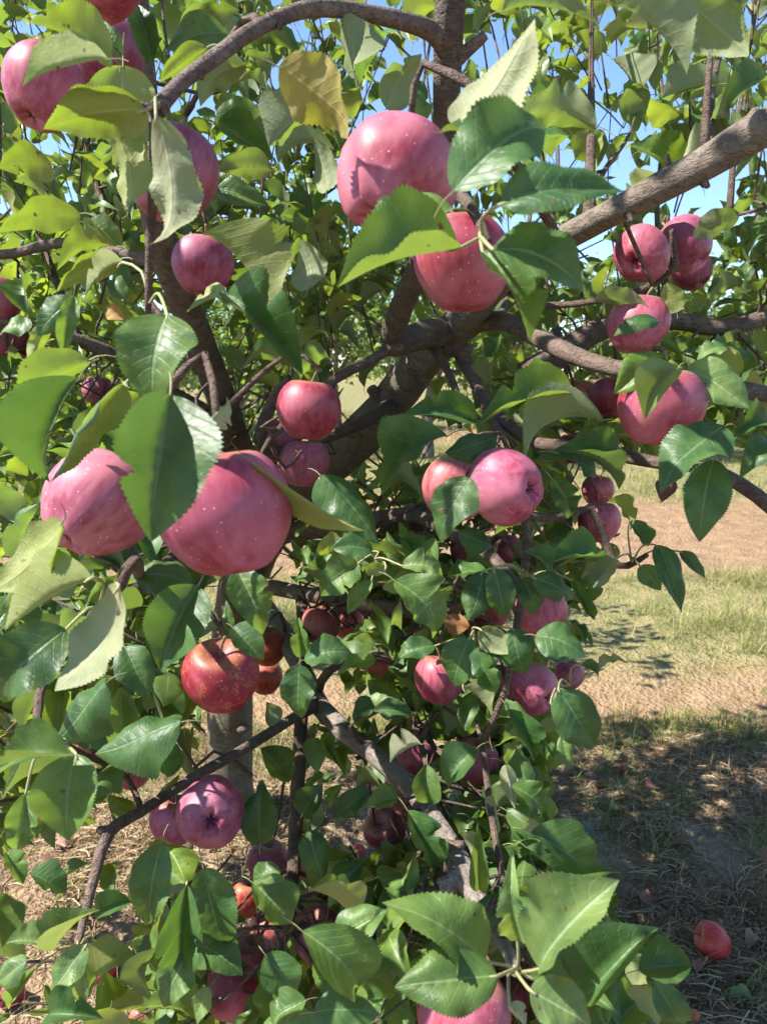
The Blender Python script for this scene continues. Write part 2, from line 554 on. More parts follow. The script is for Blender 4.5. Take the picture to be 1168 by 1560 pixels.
wood('branch', [(737, 615, 1.29), (800, 668, 1.1), (860, 680, 0.98), (920, 690, 0.9), (1000, 705, 0.82), (1080, 715, 0.79), (1130, 740, 0.76), (1180, 778, 0.74), (1290, 880, 0.74)], [0.010, 0.009, 0.008, 0.0072, 0.0066, 0.0066, 0.0074, 0.007, 0.004], M_TWIG, 10, 0.07, 0.015)
wood('twig', [(1010, 488, 1.5), (960, 470, 1.3), (985, 440, 1.15), (1012, 415, 1.1), (1026, 400, 1.08), (1022, 350, 1.05)], [0.009, 0.008, 0.007, 0.009, 0.007, 0.003], M_TWIG, 8, 0.15, 0.015)
wood('twig', [(765, 428, 1.22), (800, 462, 1.22), (870, 464, 1.18), (940, 452, 1.15), (990, 437, 1.12)], [0.008, 0.006, 0.005, 0.005, 0.005], M_TWIG, 8, 0.08)
wood('branch', [(378, 900, 2.1), (420, 948, 1.78), (450, 1000, 1.56), (482, 1066, 1.36), (520, 1110, 1.26), (600, 1175, 1.11), (655, 1240, 1.01), (690, 1298, 0.93), (708, 1332, 0.89), (738, 1390, 0.82), (768, 1440, 0.73), (786, 1480, 0.62)],
     [0.030, 0.024, 0.020, 0.017, 0.0155, 0.0138, 0.0125, 0.0145, 0.0150, 0.0095, 0.0065, 0.0045], M_GREY, 14, 0.09, 0.02)
wood('stub', [(706, 1330, 0.89), (690, 1345, 0.885), (668, 1352, 0.88)], [0.012, 0.0125, 0.009], M_GREY, 10, 0.15, 0.012)
wood('branch', [(486, 1072, 1.34), (440, 1098, 1.22), (370, 1142, 1.1), (300, 1182, 1.0), (215, 1236, 0.9), (166, 1268, 0.85), (146, 1330, 0.82), (130, 1392, 0.8), (118, 1440, 0.78), (95, 1490, 0.74)],
     [0.011, 0.0085, 0.0075, 0.007, 0.0062, 0.0072, 0.0058, 0.0048, 0.0035, 0.0025], M_BRANCH, 10, 0.1, 0.015)
wood('branch', [(458, 905, 1.66), (463, 980, 1.5), (458, 1110, 1.28), (452, 1220, 1.17), (447, 1325, 1.1), (440, 1420, 1.03)], [0.013, 0.0115, 0.0115, 0.011, 0.0095, 0.005], M_TWIG, 10, 0.06)
wood('branch', [(376, 885, 2.08), (430, 898, 1.75), (520, 915, 1.52), (600, 926, 1.38), (640, 934, 1.3), (690, 925, 1.15), (735, 905, 1.02), (790, 900, 0.96)], [0.020, 0.018, 0.0155, 0.0135, 0.0125, 0.010, 0.008, 0.005], M_BRANCH, 10, 0.06)
wood('twig', [(634, 932, 1.3), (628, 1000, 1.28), (623, 1070, 1.24), (640, 1130, 1.15), (655, 1190, 1.08)], [0.008, 0.0075, 0.0065, 0.005, 0.003], M_TWIG, 8, 0.06)
wood('twig', [(484, 1055, 1.37), (500, 1022, 1.32), (560, 1000, 1.28), (612, 1016, 1.26)], [0.009, 0.0075, 0.006, 0.004], M_TWIG, 8, 0.08)
wood('branch', [(405, 820, 2.0), (470, 805, 1.82), (540, 798, 1.62), (625, 785, 1.42), (690, 815, 1.2), (750, 850, 1.08), (795, 905, 0.98)], [0.030, 0.025, 0.019, 0.014, 0.010, 0.0085, 0.006], M_BRANCH, 10, 0.08)
wood('twig', [(775, 690, 1.0), (800, 780, 0.95), (798, 880, 0.93), (786, 960, 0.92), (770, 1050, 0.92), (735, 1130, 0.93)], [0.006, 0.0056, 0.0054, 0.005, 0.004, 0.003], M_TWIG, 8, 0.06)
wood('twig', [(800, 785, 0.95), (850, 790, 1.0), (900, 775, 1.02), (930, 850, 1.0), (955, 862, 0.98), (985, 845, 0.95)], [0.006, 0.005, 0.0055, 0.005, 0.0045, 0.003], M_TWIG, 8, 0.1)
wood('twig', [(735, 1130, 0.93), (745, 1220, 0.86), (760, 1310, 0.8), (775, 1400, 0.72)], [0.0035, 0.004, 0.0038, 0.003], M_TWIG, 8, 0.06)
wood('twig', [(216, 1236, 0.9), (205, 1205, 0.93), (193, 1183, 0.95)], [0.0042, 0.0036, 0.003], M_TWIG, 8, 0.06)
wood('twig', [(300, 1182, 1.0), (292, 1250, 0.93), (287, 1345, 0.82), (290, 1440, 0.76)], [0.0052, 0.0046, 0.0042, 0.003], M_TWIG, 8, 0.06)
wood('twig', [(345, 632, 1.46), (300, 650, 1.0), (270, 640, 0.64), (250, 600, 0.53)], [0.008, 0.0065, 0.005, 0.003], M_TWIG, 8, 0.05)
wood('twig', [(372, 720, 1.72), (250, 860, 0.9), (205, 855, 0.56), (185, 890, 0.53), (150, 930, 0.54)], [0.010, 0.006, 0.0045, 0.0042, 0.0028], M_TWIG, 8, 0.05)
wood('twig', [(250, 860, 0.9), (180, 920, 0.85), (110, 970, 0.75), (60, 1060, 0.66), (60, 1150, 0.6)], [0.006, 0.006, 0.005, 0.004, 0.003], M_TWIG, 8, 0.05)
wood('twig', [(660, 300, 0.89), (700, 300, 0.68), (725, 330, 0.55), (742, 370, 0.49)], [0.0065, 0.005, 0.004, 0.0032], M_TWIG, 8, 0.06)
wood('twig', [(850, 362, 1.06), (780, 240, 0.7), (740, 140, 0.52), (700, 190, 0.46)], [0.007, 0.005, 0.004, 0.0025], M_TWIG, 8, 0.06)
for (x, y, d, dx, dy, ln, r_) in [(958, 330, .945, .1, .6, .012, .0045), (1070, 274, .885, .3, .9, .012, .006), (1145, 184, .835, .2, -.7, .012, .011), (1020, 262, .91, -.4, -.8, .02, .005), (905, 322, 1.0, -.2, -.9, .018, .004),
                              (585, 618, 1.6, -.5, -.6, .05, .020), (688, 524, 1.38, .7, .6, .04, .024), (545, 660, 1.75, -.6, -.5, .03, .010), (640, 575, 1.46, -.8, -.4, .03, .009), (596, 528, 1.21, -.6, .5, .015, .017),
                              (484, 1078, 1.33, .4, .7, .03, .013), (640, 1222, 1.02, -.6, .5, .015, .007), (690, 1290, .92, .7, -.4, .016, .008), (164, 1266, .85, -.6, -.3, .012, .006), (425, 30, .63, .1, .9, .012, .004),
                              (300, 110, .565, .5, .7, .010, .0035), (240, 166, .53, -.6, .1, .012, .004), (700, 85, .755, .8, -.4, .03, .008), (350, 690, 1.6, .7, -.2, .03, .012), (960, 698, .855, -.1, -.9, .012, .004), (345, 950, 2.1, -.4, .1, .04, .018), (370, 1110, 2.16, .5, -.2, .03, .014)]:
    a_ = P(x, y, d); e_ = a_ + cv(dx, -dy, .5) * ln
    wood('spur', [a_ - cv(dx, -dy, .5) * ln * .4, a_, e_], [r_ * 1.25, r_, r_ * .55], M_BRANCH, 8, 0.2, .006, skel=False)
# upright water sprouts off the limbs
for pts, r in [
    ([(1072, 248, 0.89), (1075, 180, 0.89), (1080, 100, 0.9), (1088, 10, 0.92), (1090, -120, 0.94)], 0.0062),
    ([(1080, 246, 0.9), (1085, 130, 1.0), (1105, 60, 1.05), (1150, -60, 1.1)], 0.006),
    ([(1110, 330, 1.2), (1120, 210, 1.25), (1140, 80, 1.3), (1165, -50, 1.3)], 0.006),
    ([(895, 345, 1.0), (900, 200, 1.1), (900, 100, 1.15), (902, -60, 1.2)], 0.0085),
    ([(880, 355, 1.04), (920, 260, 1.25), (960, 200, 1.4), (985, 100, 1.5)], 0.006),
    ([(470, 600, 1.9), (470, 450, 1.9), (490, 340, 1.95), (505, 200, 2.0), (510, 60, 2.05), (520, -80, 2.1)], 0.009),
    ([(455, 560, 1.7), (465, 440, 1.7), (480, 330, 1.75), (470, 210, 1.8), (480, 60, 1.85)], 0.008),
    ([(640, 560, 1.5), (690, 420, 1.8), (640, 200, 2.1), (660, 20, 2.2), (650, -100, 2.3)], 0.008),
    ([(420, 750, 1.95), (400, 480, 2.0), (380, 250, 2.1), (370, 90, 2.1), (365, -80, 2.1)], 0.010),
    ([(300, 560, 1.35), (180, 380, 1.5), (130, 200, 1.6), (110, 60, 1.7), (100, -80, 1.7)], 0.008),
    ([(120, 518, 1.25), (60, 350, 1.4), (30, 200, 1.5), (20, 60, 1.5), (0, -90, 1.5)], 0.007),
    ([(1020, 488, 1.5), (1000, 330, 1.7), (1010, 180, 1.8), (1000, 40, 1.9)], 0.008),
    ([(760, 488, 1.3), (800, 380, 1.7), (810, 230, 2.0), (790, 60, 2.1)], 0.008),
    ([(860, 545, 1.5), (830, 420, 1.8), (850, 260, 2.1), (840, 90, 2.3)], 0.009),
    ([(1180, 478, 1.5), (1150, 300, 1.8), (1130, 130, 2.0), (1120, -30, 2.1)], 0.009),
]:
    wood('sprout', pts, [r * (1 - 0.75 * i / (len(pts) - 1)) for i in range(len(pts))], M_TWIG, 7, 0.05, 0.05)
KEY = np.array(KEY)
SKP = np.array([a for a, b in SKEL])
SKR = np.array([b for a, b in SKEL])

# ------------------------------------------------------------------ leaves
def half_width(t):
    w = np.power(np.clip(t, 0, 1), 0.60) * np.power(np.clip(1 - t, 0, 1), 0.92) * (1 - 0.22 * np.power(np.clip(t, 0, 1), 6))
    return w / w.max() * 0.5


def leaf_geo(nu, nv, arch=0.08, fold=0.25, wave=0.03, ph=0.0, twist=0.0, curl=0.0, bites=(), serr=0.02, seed=0, petiole=True):
    """unit leaf: base at the origin, tip at y = 1, x in [-.5, .5], upper side +z"""
    r = np.random.default_rng(seed)
    t = np.linspace(0, 1, nu + 1)
    s = np.linspace(-1, 1, 2 * nv + 1)
    hw = half_width(t)
    hl, hr = hw.copy(), hw.copy()
    for side, c, wd, dp in bites:
        k = 1 - dp * np.exp(-((t - c) / wd) ** 2)
        if side < 0: hl *= k
        else: hr *= k
    for arr in (hl, hr):
        arr *= 1 + 0.07 * np.sin(t * 9 + r.random() * 6) * t * (1 - t) * 4
        if serr:
            saw = np.where(np.arange(nu + 1) % 2 == 0, 1.0, -1.0) * serr
            arr += saw * np.sin(np.pi * np.clip(t * 1.06 - 0.05, 0, 1)) * 0.5
            arr[:] = np.maximum(arr, 0.001)
    bend = (r.random() - 0.5) * 0.24
    tipc = r.uniform(-0.3, 1.5)
    V, UV = [], []
    for i in range(nu + 1):
        for j in range(2 * nv + 1):
            a = s[j]
            h = hl[i] if a < 0 else hr[i]
            x = a * h
            wv = wave * (math.sin(t[i] * 10 + ph + (1.7 if a > 0 else 0)) + 0.45 * math.sin(t[i] * 23 + ph * 2 + (2.9 if a > 0 else 0))) * a * a * math.sin(math.pi * min(1, t[i] * 1.1))
            # lateral ribs give the blade a quilted surface
            rib = 0.006 * math.sin((t[i] * 8.5 - abs(a) * 1.9) * 2 * math.pi) * math.sin(math.pi * abs(a)) * (t[i] < 0.93)
            z = abs(x) * math.tan(fold) - curl * (abs(a) ** 2.2) * h * 1.6
            z += arch * 4 * t[i] * (1 - t[i]) + wv + rib
            z += x * math.sin(twist * (t[i] - 0.3)) + 0.012 * math.sin(x * 11 + t[i] * 7 + ph) - tipc * max(0.0, t[i] - 0.62) ** 2
            xx = x * math.cos(fold * 0.8) + bend * 4 * t[i] * (1 - t[i]) * 0.5
            V.append((xx, t[i], z)); UV.append((0.5 + 0.5 * a, t[i]))
    m = 2 * nv + 1
    Fc = []
    for i in range(nu):
        for j in range(2 * nv):
            a = i * m + j
            Fc.append((a, a + 1, a + 1 + m, a + m))
    if petiole:
        o = len(V)
        ys = [0.03, -0.07, -0.14, -0.19]
        zs = [0.004, -0.02, -0.075, -0.16]
        for y, z in zip(ys, zs):
            for dx, dz in ((-0.012, 0), (0, 0.009), (0.012, 0), (0, -0.009)):
                V.append((dx, y, z + dz)); UV.append((0.5, min(y, -0.02)))
        for k in range(3):
            for e in range(4):
                a, b = o + k * 4 + e, o + k * 4 + (e + 1) % 4
                Fc.append((a, a + 4, b + 4, b))
    return np.array(V), np.array(Fc), np.array(UV)


VARS = []
for i in range(18):
    r = random.Random(i * 13 + 1)
    bites = []
    if i % 3 == 1:
        bites = [(r.choice((-1, 1)), r.uniform(0.3, 0.85), r.uniform(0.03, 0.07), r.uniform(0.25, 0.55)) for _ in range(r.randint(1, 2))]
    VARS.append(dict(arch=r.uniform(0.03, 0.22), fold=r.choice((0.08, 0.2, 0.35, 0.5, 0.75)), wave=r.choice((0.02, 0.04, 0.06, 0.085)), ph=r.uniform(0, 6), twist=r.uniform(-0.7, 0.7),
                     curl=r.choice((0, 0, 0.1, 0.25, -0.15)), bites=bites, seed=i))
HI_DATA = [leaf_geo(60, 4, serr=0.042, **v) for v in VARS]
HI = [mesh_np('leaf', v, f, [M_LEAF], uv) for v, f, uv in HI_DATA]
HI_BARE = [mesh_np('leaf', *leaf_geo(60, 4, serr=0.042, petiole=False, **v)[:2], [M_LEAF], leaf_geo(60, 4, serr=0.042, petiole=False, **v)[2]) for v in VARS]
MID = [leaf_geo(14, 2, serr=0.02, **v) for v in VARS[:12]]
LOW = [leaf_geo(4, 1, serr=0, petiole=False, **v) for v in VARS[:8]]

TONES = {'n': (1, 1, 1), 'd': (0.62, 0.74, 0.86), 'y': (1.18, 1.16, 0.72), 'l': (1.5, 1.32, 1.7), 'p': (1.35, 1.25, 1.4), 'o': (1.3, 0.95, 0.6)}  # leaf tints; d, l, y partly put shade, sun and backlight into the colour
HAND = []            # (matrix, variant, tint, centre px, py, half-length px, depth)
UP = Vector((0, 0, 1))
lr = random.Random(5)


def leaf_matrix(B, a, n_pref, L, W):
    n = n_pref - a * n_pref.dot(a)
    if n.length < 1e-4: n = a.orthogonal()
    n.normalize()
    b = a.cross(n)
    m = Matrix.Identity(4)
    for i in range(3):
        m[i][0] = b[i] * W; m[i][1] = a[i] * L; m[i][2] = n[i] * L; m[i][3] = B[i]
    return m


def hand_leaf(bx, by, tx, ty, w, d, face='f', tone='n', k=None, var=None):
    B = P(bx, by, d)
    lpx = math.hypot(tx - bx, ty - by)
    L0 = lpx * d / F
    if k is None: k = lr.uniform(-0.25, 0.25)
    T = P(tx, ty, d + k * L0)
    a = T - B
    L = a.length
    a.normalize()
    mid = (B + T) / 2
    c = (CAM - mid).normalized()
    rnd = Vector((lr.uniform(-1, 1), lr.uniform(-1, 1), lr.uniform(-1, 1)))
    if face == 'f': npref = c * 0.7 + UP * 0.55 + rnd * 0.22
    elif face == 'u': npref = -(c * 0.7 + SUN * 0.7) + rnd * 0.15
    else: npref = -c * 0.7 + UP * 0.6 + rnd * 0.22
    n = npref - a * npref.dot(a); n.normalize()
    b = a.cross(n)
    fac = max(0.35, (b - c * b.dot(c)).length)
    W = min(w * 1.02 * d / F / fac, 0.80 * L)
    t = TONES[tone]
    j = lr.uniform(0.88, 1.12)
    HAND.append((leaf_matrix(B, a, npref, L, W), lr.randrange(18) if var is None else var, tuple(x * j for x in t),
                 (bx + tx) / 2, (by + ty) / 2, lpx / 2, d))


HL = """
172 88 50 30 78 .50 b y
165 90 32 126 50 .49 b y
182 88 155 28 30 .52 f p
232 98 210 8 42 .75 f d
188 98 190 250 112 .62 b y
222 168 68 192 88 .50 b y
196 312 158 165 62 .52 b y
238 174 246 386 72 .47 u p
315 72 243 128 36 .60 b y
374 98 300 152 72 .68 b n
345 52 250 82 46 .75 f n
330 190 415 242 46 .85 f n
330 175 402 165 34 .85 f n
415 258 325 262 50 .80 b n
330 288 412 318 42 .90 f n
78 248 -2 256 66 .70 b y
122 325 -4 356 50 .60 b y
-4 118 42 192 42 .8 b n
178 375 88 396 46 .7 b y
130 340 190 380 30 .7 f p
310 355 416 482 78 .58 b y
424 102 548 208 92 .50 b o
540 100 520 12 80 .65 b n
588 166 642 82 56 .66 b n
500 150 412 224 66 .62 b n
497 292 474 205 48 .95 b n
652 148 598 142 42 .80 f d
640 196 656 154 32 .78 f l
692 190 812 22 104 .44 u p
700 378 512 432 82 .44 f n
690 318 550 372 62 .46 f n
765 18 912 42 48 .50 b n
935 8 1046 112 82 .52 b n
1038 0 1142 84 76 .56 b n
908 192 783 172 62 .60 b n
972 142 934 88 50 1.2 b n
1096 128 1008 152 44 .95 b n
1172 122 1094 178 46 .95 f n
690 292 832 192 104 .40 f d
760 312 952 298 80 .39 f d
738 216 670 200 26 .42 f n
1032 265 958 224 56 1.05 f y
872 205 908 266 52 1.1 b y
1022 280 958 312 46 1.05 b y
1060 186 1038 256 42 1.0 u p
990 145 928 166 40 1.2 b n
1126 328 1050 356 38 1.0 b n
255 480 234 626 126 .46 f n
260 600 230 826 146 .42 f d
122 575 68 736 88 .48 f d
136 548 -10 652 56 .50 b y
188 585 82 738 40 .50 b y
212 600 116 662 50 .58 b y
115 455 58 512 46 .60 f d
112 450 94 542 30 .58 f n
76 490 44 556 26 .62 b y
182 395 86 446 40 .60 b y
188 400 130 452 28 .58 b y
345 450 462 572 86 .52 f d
346 450 284 476 26 .55 b y
50 495 -6 506 28 .8 f n
312 642 352 608 30 .46 u p
385 704 552 812 44 .46 u y
468 442 458 364 60 .9 b n
726 640 610 636 52 .92 f d
682 664 584 752 76 .82 f d
872 598 724 652 58 .86 f n
756 666 678 692 46 .80 f d
716 728 664 826 66 .72 f d
488 724 576 832 70 .92 f d
735 384 806 522 98 .44 f n
750 380 888 442 80 .41 f n
905 455 996 483 30 .95 b n
1012 545 934 602 60 .70 f y
1032 560 980 636 76 .66 f l
1044 560 1142 626 66 .72 f l
1102 650 1003 736 82 .63 f d
1086 700 1065 826 66 .64 f d
1172 648 1110 672 46 .68 f d
1172 672 1128 722 46 .68 f d
1002 488 934 512 28 .88 f d
1030 476 1014 430 40 .95 b y
1105 530 1060 548 25 .9 f p
866 600 770 642 42 .92 f n
918 640 788 692 48 .84 b n
906 722 810 700 42 .88 f d
848 690 942 746 44 .85 f d
840 730 870 792 40 .92 f d
928 760 966 802 30 .95 b y
95 798 -6 902 78 .48 u y
142 880 8 956 60 .47 b y
182 893 80 1052 76 .47 u p
102 958 -6 1062 96 .52 f d
292 890 198 880 52 .66 f d
302 893 245 1022 92 .60 f d
182 985 120 1030 56 .72 f d
190 985 226 1066 62 .70 f d
162 1040 90 1132 66 .66 f d
276 1100 150 1152 78 .62 f d
102 1130 -2 1182 62 .52 f n
360 868 402 966 62 .70 f n
354 955 402 1006 46 .74 f d
352 972 345 914 18 .80 f n
336 955 280 985 26 .82 b n
456 1012 455 1100 52 .72 f d
458 1002 455 940 32 .74 f n
464 1005 537 995 42 .8 f d
546 858 484 906 56 .88 f n
568 840 504 836 46 .90 f d
566 884 530 936 28 .88 f p
600 884 672 970 70 .76 f n
612 862 678 874 36 .84 f l
586 870 547 866 22 .84 b y
746 830 696 810 42 .9 f d
736 870 714 946 52 .82 f d
752 866 772 944 44 .80 f d
716 970 690 1046 60 .78 f d
730 958 774 996 40 .80 b n
726 994 756 1056 52 .82 f d
705 1048 747 1092 42 .82 b n
662 984 596 1016 34 .95 f d
572 1004 511 1030 30 1.1 f p
626 1086 567 1080 30 1.05 f d
572 1068 536 1094 30 1.1 f d
410 1107 408 1068 30 1.1 b n
398 1140 442 1192 46 1.1 f n
642 1134 594 1162 30 .92 b l
726 1140 678 1198 52 .86 f d
794 880 816 936 52 .84 f d
812 880 875 913 40 .82 f d
780 958 798 1028 56 .82 f d
815 968 892 1002 58 .80 f d
850 1050 906 1136 76 .78 f d
838 1070 890 1132 46 .80 b n
836 872 794 840 40 .90 f d
940 850 904 896 36 .95 b n
998 830 1036 934 40 .90 f d
974 862 1006 900 32 .92 f n
1034 840 1073 882 22 .92 f d
870 884 904 944 18 .86 f d
912 1022 952 1004 24 .85 b n
884 1012 912 1030 20 .84 f n
774 1080 812 1158 46 .80 f d
856 1120 866 1172 26 .8 f n
958 794 986 832 26 .95 f d
116 1148 105 1280 110 .50 f n
106 1150 -2 1162 56 .48 f n
40 1208 24 1302 46 .6 f n
10 1298 36 1348 36 .66 f n
45 1330 101 1360 40 .70 f d
246 1284 224 1410 62 .72 f n
202 1375 144 1402 42 .78 f d
285 1344 274 1472 74 .68 f d
310 1322 346 1456 70 .70 f d
66 1435 8 1436 46 .66 f l
42 1464 -6 1502 40 .64 f l
86 1446 146 1384 40 .66 f l
132 1440 70 1532 42 .64 f l
120 1455 126 1528 28 .66 f l
56 1474 14 1538 28 .66 f l
74 1546 158 1552 62 .56 f d
286 1455 244 1538 56 .68 f n
290 1440 370 1486 60 .72 f d
320 1504 294 1566 30 .66 f l
736 1464 586 1374 98 .50 f n
757 1487 601 1502 90 .47 f n
514 1438 592 1388 88 .60 f n
460 1418 550 1516 88 .56 f n
404 1454 452 1516 62 .68 f d
466 1524 408 1564 62 .6 f n
478 1542 578 1546 62 .58 f d
396 1287 400 1188 56 .9 f d
460 1242 492 1194 48 .95 f d
562 1204 507 1246 36 1.0 f d
562 1230 508 1266 26 1.0 b n
470 1265 492 1342 46 .95 f d
552 1312 504 1366 44 .95 f d
620 1234 666 1328 54 .92 f d
606 1214 558 1228 36 .98 f p
650 1164 650 1228 44 .92 f n
730 1356 727 1254 30 .80 f l
704 1270 722 1312 22 .8 b p
384 1344 442 1408 62 .78 f n
428 1326 380 1352 34 .8 f n
772 1374 720 1408 42 .75 f d
745 1214 757 1288 18 .84 b l
822 1476 946 1342 94 .47 f l
838 1382 942 1324 36 .55 f d
890 1524 998 1410 100 .53 f d
972 1478 1054 1468 68 .56 f d
994 1490 1036 1562 46 .58 f d
788 1432 778 1306 40 .52 f l
832 1396 815 1342 40 .55 u p
806 1508 908 1566 74 .46 f l
803 1488 874 1516 42 .52 f n
808 1268 902 1328 66 .74 f d
800 1290 852 1352 50 .78 f d
770 1165 784 1232 26 .85 b l
778 1196 832 1246 40 .85 f n
798 1254 825 1266 24 .76 b l
964 1500 1002 1562 46 .6 b n
776 1530 800 1566 26 .5 b l
"""
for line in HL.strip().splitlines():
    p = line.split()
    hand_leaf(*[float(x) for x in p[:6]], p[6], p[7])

# ------------------------------------------------------------------ apples
def apple_geo(seed, lobes=0.05, asym=0.06, dent=None):
    r = np.random.default_rng(seed)
    nu, nv = 40, 26
    V, Fc = [], []
    ph = r.random() * 6.28
    tilt = (r.random(2) - 0.5) * asym * 2
    for i in range(nv + 1):
        th = math.pi * i / nv                     # 0 stem, pi calyx
        for j in range(nu):
            a = 2 * math.pi * j / nu
            s, c = math.sin(th), math.cos(th)
            rho = 1.0 + 0.05 * c                  # broad shoulders
            stem_dip = 0.40 * math.exp(-(th / 0.36) ** 2)
            lob = lobes * math.cos(5 * a + ph)
            end = max(0.0, -c)
            cal_dip = (0.36 + lob * 0.9) * math.exp(-((math.pi - th) / 0.33) ** 2)
            rad = rho * s * (1 + lob * (0.15 + 0.85 * end ** 2) * 1.1 + 0.03 * math.cos(2 * a + ph * 2) + 0.02 * math.cos(3 * a - ph))
            rad *= 1 - 0.15 * end ** 1.4
            z = 1.06 * c - stem_dip * 0.9 + cal_dip
            x, y = rad * math.cos(a), rad * math.sin(a)
            z += (x * tilt[0] + y * tilt[1]) * 0.8
            if dent:                              # a growth crease
                da = math.atan2(math.sin(a - dent[0]), math.cos(a - dent[0]))
                k = 1 - dent[1] * math.exp(-(da / 0.22) ** 2) * math.exp(-((th - dent[2]) / 0.6) ** 2)
                x, y, z = x * k, y * k, z * (0.6 + 0.4 * k)
            V.append((x, y, z))
    for i in range(nv):
        for j in range(nu):
            a, b = i * nu + j, i * nu + (j + 1) % nu
            Fc.append((a, a + nu, b + nu, b))
    V = np.array(V)
    return V, np.array(Fc)


AP = []
for i, (lo, asy, dent) in enumerate([(0.04, 0.05, None), (0.07, 0.10, None), (0.03, 0.14, None), (0.10, 0.12, (0.5, 0.28, 2.3)), (0.05, 0.08, None), (0.08, 0.16, (2.0, 0.18, 2.5))]):
    v, f = apple_geo(i + 3, lo, asy, dent)
    AP.append(mesh_np('apple', v, f, [M_APPLE]))
q, r = spline([(0, 0, 0.5), (0.03, 0.02, 0.78), (0.10, 0.04, 1.05), (0.22, 0.04, 1.32)], [0.055, 0.04, 0.038, 0.06], 0.09)
v, f = tube(q, r, 8, 0.05)
STALK = mesh_np('stalk', v, f, [M_STALK])
cv_, cf_ = [], []
for k in range(5):                                # five dried sepals round the eye
    a = k * 2 * math.pi / 5
    for rr_, zz, ww in ((0.02, -0.68, 0.035), (0.07, -0.72, 0.038), (0.09, -0.79, 0.022), (0.06, -0.84, 0.006)):
        for sgn in (-1, 1):
            cv_.append((rr_ * math.cos(a) - sgn * ww * math.sin(a), rr_ * math.sin(a) + sgn * ww * math.cos(a), zz))
    o = k * 8
    for e in range(3): cf_.append((o + 2 * e, o + 2 * e + 1, o + 2 * e + 3, o + 2 * e + 2))
o = len(cv_)
for k in range(8): cv_.append((0.07 * math.cos(k * math.pi / 4), 0.07 * math.sin(k * math.pi / 4), -0.66))
cf_ += [(o, o + 1, o + 2, o + 3), (o, o + 3, o + 4, o + 7), (o + 4, o + 5, o + 6, o + 7)]
CALYX = mesh_np('calyx', cv_, cf_, [M_CALYX])

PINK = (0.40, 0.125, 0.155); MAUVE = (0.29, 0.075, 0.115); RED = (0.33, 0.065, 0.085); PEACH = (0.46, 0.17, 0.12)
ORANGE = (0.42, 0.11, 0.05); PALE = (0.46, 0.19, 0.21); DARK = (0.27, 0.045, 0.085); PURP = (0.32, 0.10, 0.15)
UPA = (0.12, 1, 0.1)
